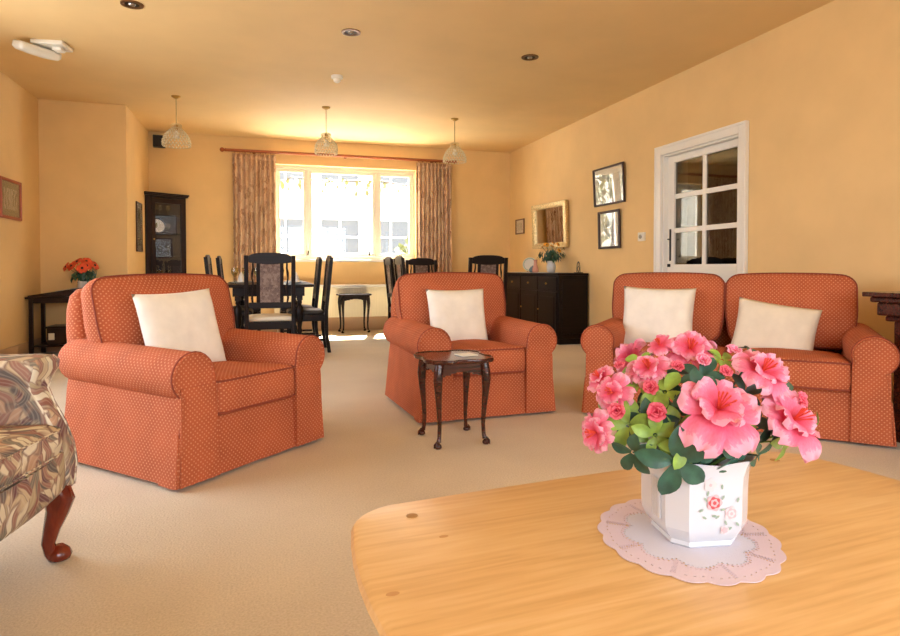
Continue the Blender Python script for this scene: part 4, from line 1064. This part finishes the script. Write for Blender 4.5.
# alcove side table with flowers
t = thing('telephone_table', 'dark wooden side table with low shelf standing in the left corner', 'side table', (-1.94, 7.44, 0))
hw, hd = .37, .20
MB().box(-hw-.04, hw+.04, -hd-.03, hd+.03, .60, .622).build('tabletop', 'dark_oak', t, 0, bevel=.005)
MB().box(-hw+.02, hw-.02, -hd+.01, -hd+.03, .555, .60).box(-hw+.02, hw-.02, hd-.03, hd-.01, .555, .60).build('apron', 'dark_oak', t, 0, bevel=.002)
for sx in (-1, 1):
    for sy in (-1, 1):
        m = MB(); x, y = sx*(hw-.0), sy*(hd-.02)
        m.box(x-.018, x+.018, y-.018, y+.018, 0, .60); m.build('leg', 'dark_oak', t, 0, bevel=.002)
MB().box(-hw+.018, hw-.018, -hd+.01, hd-.01, .10, .118).build('shelf', 'dark_oak', t, 0, bevel=.003)
t = thing('storage_box', 'dark wooden box with a pale end label on the low shelf of the corner table', 'box', (-1.93, 7.44, .1185))
MB().box(-.25, .25, -.15, .15, 0, .17).build('body', 'dark_oak', t, 0, bevel=.004)
MB().box(-.26, .26, -.16, .16, .1705, .19).build('lid', 'dark_oak', t, 0, bevel=.003)
MB().box(-.235, -.18, -.152, -.1505, .05, .12).build('label_plate', 'mount_cream', t, 0)
t = thing('writing_slope', 'dark sloping lap desk with a pale sheet lying on it on the corner side table', 'lap desk', (-2.08, 7.36, .6225))
q = .52; MB().loft([[(-.26, y, 0), (.26, y, 0), (.26, y, .095), (-.26, y, .012)] for y in (-.10, .10)]).build('body', 'dark_oak', t, 0, bevel=.003)
sl = Matrix.Translation((0, 0, .054)) @ Matrix.Rotation(-math.atan(.083/.52), 4, 'Y')
MB().box(-.02, .17, -.07, .07, .001, .005, mat=sl).build('paper_sheet', plain('grey_paper', (190,190,182), .5), t, 0)
def flowers_vase(name, label, loc, vprof, vm, blooms, col, size, spread, h, seed, nleaf=40, leafm='leaf_dark'):
    t = thing(name, label, 'vase of flowers', loc); r = random.Random(seed)
    MB().lathe(vprof, 20).build('vase', vm, t, 60); top = max(z for _, z in vprof)
    st = MB(); pos = []
    for k in range(blooms):
        a = k*2.4+r.random(); q = spread*math.sqrt((k+.5)/blooms); p = Vector((q*math.cos(a), q*math.sin(a)*.8, top+h*(1-.35*(q/spread)**2)*r.uniform(.75, 1.05))); pos.append(p)
        st.tube([(0,0,top*.5), (p.x*.3, p.y*.3, top+h*.3), p], .0022, 5)
    for p in pos:
        m = MB(); mt = Matrix.Translation(p) @ basis((p.x*6, p.y*6-.5, .5)); 
        for k in range(7): petal_patch(m, mt, size, size*.8, k*2*PI/7, .35, seed+k, 4, 4, .05)
        f = m.build('flower', col, t, 80)
        MB().lathe([(.001, .012), (size*.22, .008), (size*.24, .0), (.001, -.004)], 8, mat=mt).build('flower_centre', 'dark_oak', f)
    st.build('stems', 'stem_green', t)
    m = MB()
    for k in range(nleaf):
        a = r.random()*6.28; q = r.uniform(.1, .9)*spread; p = Vector((q*math.cos(a), q*math.sin(a), top+h*r.uniform(.0, .5)*(1.1-q/spread*.5))); mt = Matrix.Translation(p) @ basis((math.cos(a), math.sin(a), r.uniform(-.2, 1))); s = r.uniform(.03, .05)
        m.add([(0,-s,0), (s*.45,-.1*s,.006), (s*.3,s*.5,0), (0,s,-.008), (-s*.3,s*.5,0), (-s*.45,-.1*s,.006)], [(0,1,2,3,4,5)], 0, mt)
    m.build('foliage', leafm, t, 0)
    return t
M['orange_flower'] = plain('orange_red_flower', (222,84,48), .6, noisy=.1)
M['yellow_flower'] = plain('yellow_orange_flower', (226,160,48), .6, noisy=.1)
flowers_vase('flower_vase', 'white vase of orange red flowers on the left corner table', (-1.90, 7.52, .6225), [(.04, 0), (.05, .02), (.055, .08), (.048, .14), (.055, .155), (.05, .155), (.044, .14), (.03, .02)], 'china', 10, 'orange_flower', .06, .16, .24, 3, 60)

# ------------------------------------------------------------------ sideboard and its ornaments
t = thing('sideboard', 'long dark oak sideboard against the right wall under the mirror', 'sideboard', (3.54, 7.41, 0))
hx, hy = .195, .84
m = MB(); m.box(-hx, hx, -hy, hy, .07, .83); m.build('carcass', 'ebony', t, 0, bevel=.004)
MB().box(-hx-.02, hx, -hy-.015, hy+.015, .8305, .858).build('top', 'ebony', t, 0, bevel=.005)
MB().box(-hx+.02, hx-.01, -hy+.02, hy-.02, 0, .0695).build('plinth', 'ebony', t, 0)
for k in range(3):
    y0 = -hy+.03+k*(2*hy-.06)/3; y1 = y0+(2*hy-.06)/3-.015
    d = MB().box(-hx-.014, -hx-.0005, y0, y1, .645, .81).build('drawer', 'ebony', t, 0, bevel=.004)
    MB().lathe([(.006, 0), (.014, .012), (.012, .02), (.002, .024)], 10, mat=Matrix.Translation((-hx-.014, (y0+y1)/2, .728)) @ Matrix.Rotation(-PI/2, 4, 'Y')).build('knob', 'brass', d)
    d = MB().box(-hx-.014, -hx-.0005, y0, y1, .09, .63).build('door', 'ebony', t, 0, bevel=.004)
    MB().box(-hx-.020, -hx-.0145, y0+.06, y1-.06, .15, .57).build('raised_panel', 'ebony', d, 0, bevel=.006)
    MB().lathe([(.006, 0), (.012, .012), (.010, .018), (.002, .022)], 10, mat=Matrix.Translation((-hx-.014, y1-.03, .40)) @ Matrix.Rotation(-PI/2, 4, 'Y')).build('knob', 'brass', d)
MB().box(-hx+.04, hx-.04, -hy-.012, -hy-.0005, .13, .78).build('end_panel', 'ebony', t, 0, bevel=.005)
SZ = .8585
t = thing('table_runner', 'thin pale runner on top of the dark sideboard', 'table runner', (3.53, 7.72, SZ))
MB().box(-.13, .13, -.5, .5, 0, .003).build('cloth', 'napkin_white', t, 0)
SZ2 = SZ+.0032
t = thing('display_plate', 'round pale green rimmed plate propped on the sideboard against the wall', 'plate', (3.60, 7.96, SZ2), R_(-28))
pm = Matrix.Translation((0, .0, .108)) @ Matrix.Rotation(PI/2-.22, 4, 'X')
MB().lathe([(.05, 0), (.055, -.003), (.10, .006), (.102, .009), (.06, .003), (.001, .003)], 28, mat=pm).build('dish', 'china', t, 60)
m = MB(); m.tube([(.0875*math.cos(2*PI*k/40), .0875*math.sin(2*PI*k/40), .0075) for k in range(40)], .0075, 6, mat=pm, loop=True); m.build('rim', plain('sage_rim', (186,206,186), .2), t, 60)
m = MB(); m.tube([(-.04, -.03, .004), (-.04, .01, .004), (-.035, .05, .06)], .003, 6); m.tube([(.04, -.03, .004), (.04, .01, .004), (.035, .05, .06)], .003, 6); m.tube([(-.04, .01, .004), (.04, .01, .004)], .003, 6); m.build('stand', 'thin_dark', t)
t = thing('trinket_pot', 'little round blue grey pot beside the propped plate', 'pot', (3.42, 7.48, SZ2))
MB().lathe([(.03, 0), (.045, .02), (.046, .045), (.03, .062), (.03, .066), (.024, .06)], 16).build('body', plain('blue_grey_glaze', (120,142,156), .2), t, 60)
MB().lathe([(.032, .0665), (.026, .074), (.006, .08), (.008, .088), (.002, .092)], 16).build('lid', plain('blue_grey_lid', (134,154,164), .2), t, 60)
t = thing('bottle_vase', 'slim pink vase beside the jug of yellow flowers', 'vase', (3.40, 7.345, SZ2))
MB().lathe([(.03, 0), (.042, .012), (.04, .05), (.022, .10), (.02, .15), (.028, .165), (.024, .165), (.015, .15), (.018, .1)], 16).build('body', plain('pink_glaze', (220,160,140), .2), t, 60)
flowers_vase('flower_jug', 'white jug of yellow flowers with dark leaves on the sideboard', (3.57, 7.23, SZ2), [(.042, 0), (.056, .02), (.062, .08), (.05, .125), (.058, .15), (.053, .15), (.045, .125), (.03, .02)], 'china', 8, 'yellow_flower', .032, .20, .26, 11, 90)
t = thing('wire_ornament', 'small black wire loop ornament at the near end of the sideboard', 'ornament', (3.66, 6.67, SZ))
m = MB(); m.box(-.04, .04, -.045, .045, 0, .01); m.build('base', 'thin_dark', t, 0, bevel=.002)
m = MB(); m.tube([(-.0, -.045+.09*k/16 if 0 else -.04*math.cos(PI*k/16), .01+.125*math.sin(PI*k/16)**.8+.002) for k in range(17)], .005, 6); m.tube([(0, .02*math.cos(2*PI*k/14), .05+.03*math.sin(2*PI*k/14)) for k in range(14)], .004, 6, loop=True); m.tube([(0, .0, .078), (0, .0, .13)], .003, 6); m.tube([(0, .0, .01), (0, .0, .022)], .004, 6); m.build('loop', 'black', t)

# console at the right edge
t = thing('console_table', 'dark carved oak console table cut off at the right edge behind the sofa', 'console table', (3.45, 1.80, 0))
hx, hy = .25, .62
MB().box(-hx-.075, hx, -hy-.03, hy+.12, .765, .79).build('tabletop', 'mahogany', t, 0, bevel=.005)
m = MB(); m.box(-hx-.055, hx-.01, -hy-.01, hy+.09, .735, .764); m.box(-hx-.042, hx-.01, -hy, hy+.06, .665, .7345); m.build('moulded_apron', 'mahogany', t, 0, bevel=.008)
m = MB(); m.box(-hx-.02, hx-.02, -hy+.02, hy+.03, .635, .664); m.build('lower_moulding', 'mahogany', t, 0, bevel=.008)
for sy in (-1, 1):
    m = MB(); y = sy*(hy-.035); m.box(-hx-.005, hx-.03, y-.025, y+.025, .06, .634); m.box(-hx-.012, hx-.01, y-.032, y+.032, 0, .0595); e_ = m.build('end_panel', 'mahogany', t, 0, bevel=.004)
MB().box(hx-.06, hx-.035, -hy+.061, hy-.061, .10, .634).build('back_panel', 'dark_oak', t, 0)
MB().box(-hx+.05, hx-.061, -hy+.062, hy-.062, .07, .10).build('shelf', 'dark_oak', t, 0, bevel=.003)

# ------------------------------------------------------------------ ceiling fittings
def downlight(label, x, y):
    t = thing('downlight', label, 'downlight', (x, y, H), 0, 'recessed ceiling downlights')
    MB().lathe([(.048, -.001), (.075, -.001), (.074, -.007), (.055, -.010), (.048, -.004)], 28, cap=False).build('trim_ring', 'bronze', t, 60)
    MB().lathe([(.0475, -.0035), (.0475, -.002), (.002, -.002)], 24).build('recess', plain('dark_recess', (28,18,10), .5), t, 60)
    MB().lathe([(.003, -.016), (.02, -.012), (.024, -.0042), (.001, -.004)], 16).build('lamp', 'chrome', t, 60)
downlight('bronze recessed downlight at the top left of the ceiling', -.876, 4.751)
downlight('bronze recessed downlight in the middle of the ceiling', .653, 4.814)
downlight('bronze recessed downlight at the right of the ceiling', 2.223, 4.927)
t = thing('smoke_detector', 'white smoke detector on the ceiling above the middle pendant', 'smoke detector', (.672, 5.948, H))
MB().lathe([(.055, 0), (.056, -.022), (.05, -.026), (.001, -.026)], 24).build('base', 'white_plastic', t, 40)
MB().lathe([(.036, -.0265), (.034, -.05), (.02, -.062), (.001, -.064)], 20).build('sensor', 'white_plastic', t, 40)
t = thing('emergency_light', 'white angled emergency light fitting on the ceiling at the top left', 'emergency light', (-1.70, 5.78, H), R_(-8))
m = MB(); m.box(-.08, .16, -.10, .10, -.034, 0); m.build('base', 'white_plastic', t, 0, bevel=.008)
m = MB(); mt_ = Matrix.Translation((-.06, -.02, -.06)) @ Matrix.Rotation(R_(58), 4, 'Z') @ Matrix.Rotation(R_(14), 4, 'X')
m.pad(.34, .13, [(.02, -.042), (0, -.024), (0, .012), (.008, .022)], .03, (.004, .012), mat=mt_); m.build('lamp_housing', 'white_plastic', t, 60)
m = MB()
for k in range(9): m.box(-.09+k*.022, -.082+k*.022, -.03, .03, -.0405, -.037, mat=mt_)
m.build('louvre', plain('grey_louvre', (170,160,140), .5), t, 0)
MB().lathe([(.006, -.040), (.008, -.038), (.008, -.036)], 10, mat=mt_ @ Matrix.Translation((.13, 0, 0))).build('indicator', plain('green_lens', (110,160,110), .3), t)
MB().box(.06, .13, -.05, .03, -.066, -.0355).build('battery_pack', 'white_plastic', t, 0, bevel=.006)
def pendant(label, x, y, rr=.128):
    t = thing('pendant_light', label, 'pendant light', (x, y, H), 0, 'beaded glass pendant lights')
    MB().lathe([(.048, 0), (.046, -.012), (.012, -.03), (.001, -.03)], 18).build('ceiling_rose', 'brass', t, 60)
    MB().tube([(0, 0, -.03), (0, 0, -.33)], .004, 6).build('cord', plain('gold_cord', (160,136,90), .5), t)
    MB().lathe([(.014, -.30), (.018, -.31), (.018, -.36), (.012, -.37)], 12).build('lamp_holder', 'brass', t, 60)
    prof = [(.045, -.30), (.056, -.315), (.045, -.34), (.085, -.38), (.12, -.43), (rr+.004, -.485), (rr, -.535)]
    m = MB()
    for r, z in prof: m.tube([(r*math.cos(2*PI*k/24), r*math.sin(2*PI*k/24), z) for k in range(24)], .003, 5, loop=True)
    for k in range(12):
        a = 2*PI*k/12; m.tube([(r*math.cos(a), r*math.sin(a), z) for r, z in prof], .0022, 5)
    m.build('wire_frame', 'pale_brass', t, 60)
    m = MB()
    for (r, z), (r2, z2) in zip(prof[2:], prof[3:]):
        n = 24
        for k in range(n):
            for q in (.25, .75):
                a = 2*PI*(k+.5*(q > .5))/n; rm, zm = r+(r2-r)*q, z+(z2-z)*q; s = min(.0125, rm*.115)
                m.add([(rm*math.cos(a), rm*math.sin(a), zm+s), (rm*math.cos(a), rm*math.sin(a), zm-s)]+[(rm*math.cos(a)+s*.8*(math.cos(b)*-math.sin(a)+math.sin(b)*math.cos(a)), rm*math.sin(a)+s*.8*(math.cos(b)*math.cos(a)+math.sin(b)*math.sin(a)), zm) for b in (0, PI/2, PI, 3*PI/2)],
                      [(0,2,3),(0,3,4),(0,4,5),(0,5,2),(1,3,2),(1,4,3),(1,5,4),(1,2,5)])
    m.build('glass_beads', 'bead', t, 0)
    MB().lathe([(.010, -.37), (.016, -.385), (.03, -.42), (.026, -.445), (.002, -.455)], 14).build('bulb', plain('pearl_bulb', (240,236,224), .3), t, 60)
pendant('beaded glass pendant light at the left, in front of the corner', -.90, 7.14, .138)
pendant('beaded glass pendant light in the middle, over the window', .68, 7.13, .124)
pendant('beaded glass pendant light at the right, above the right curtain', 2.25, 7.22, .138)

# ------------------------------------------------------------------ daylight
w = bpy.data.worlds.new('sky'); bpy.context.scene.world = w; w.use_nodes = True
nt = w.node_tree; bg = nt.nodes['Background']
tc = nt.nodes.new('ShaderNodeTexCoord'); sp = nt.nodes.new('ShaderNodeSeparateXYZ'); nt.links.new(tc.outputs['Generated'], sp.inputs[0])
cr = ramp(nt, [(.45, (212,216,220)), (.55, (234,242,255)), (.9, (206,226,255))]); 
ma = node(nt, 'ShaderNodeMath', operation='MULTIPLY_ADD', i_1=.5, i_2=.5); nt.links.new(sp.outputs[2], ma.inputs[0]); nt.links.new(ma.outputs[0], cr.inputs[0])
nt.links.new(cr.outputs[0], bg.inputs[0]); bg.inputs[1].default_value = 6.5
def portal(loc, rot, sx, sy):
    l = bpy.data.lights.new('daylight_portal', 'AREA'); l.shape = 'RECTANGLE'; l.size = sx; l.size_y = sy; l.cycles.is_portal = True
    o = bpy.data.objects.new('daylight_portal', l); C.objects.link(o); o.location = loc; o.rotation_euler = rot
portal(((WX0+WX1)/2, YB+T+.01, (WZ0+WZ1)/2), (-PI/2, 0, 0), WX1-WX0, WZ1-WZ0)
portal(((RX0+RX1)/2, YF-T-.01, (RZ0+RZ1)/2), (PI/2, 0, 0), RX1-RX0, RZ1-RZ0)
portal((XR+T+.01, (PY0+PY1)/2, PZ/2), (0, PI/2, 0), PZ, PY1-PY0)
portal((XL-T-.01, (LY0+LY1)/2, (LZ0+LZ1)/2), (0, -PI/2, 0), LZ1-LZ0, LY1-LY0)  # daylight through the added left window
sun = bpy.data.lights.new('sun', 'SUN'); sun.energy = 62; sun.angle = R_(1); sun.color = (1, .97, .92)
so = bpy.data.objects.new('sun', sun); C.objects.link(so); so.rotation_euler = (R_(-33), 0, R_(-14)); so.location = (2, 16, 14)

# ------------------------------------------------------------------ camera
f = 610.0; th = math.atan(185/610); pit = R_(1.2)
cam = bpy.data.cameras.new('camera'); co = bpy.data.objects.new('camera', cam); C.objects.link(co)
cam.sensor_width = 36; cam.sensor_fit = 'HORIZONTAL'; cam.lens = f*36/900
co.location = (0, 0, .92); co.rotation_euler = (PI/2-pit, 0, -th)
cam.shift_y = (f*math.tan(pit)-50)/900
cam.clip_start = .05
sc = bpy.context.scene; sc.camera = co
vs_ = sc.view_settings; vs_.view_transform = 'Standard'; vs_.look = 'None'; vs_.gamma = 1; vs_.use_curve_mapping = False; vs_.exposure = .42
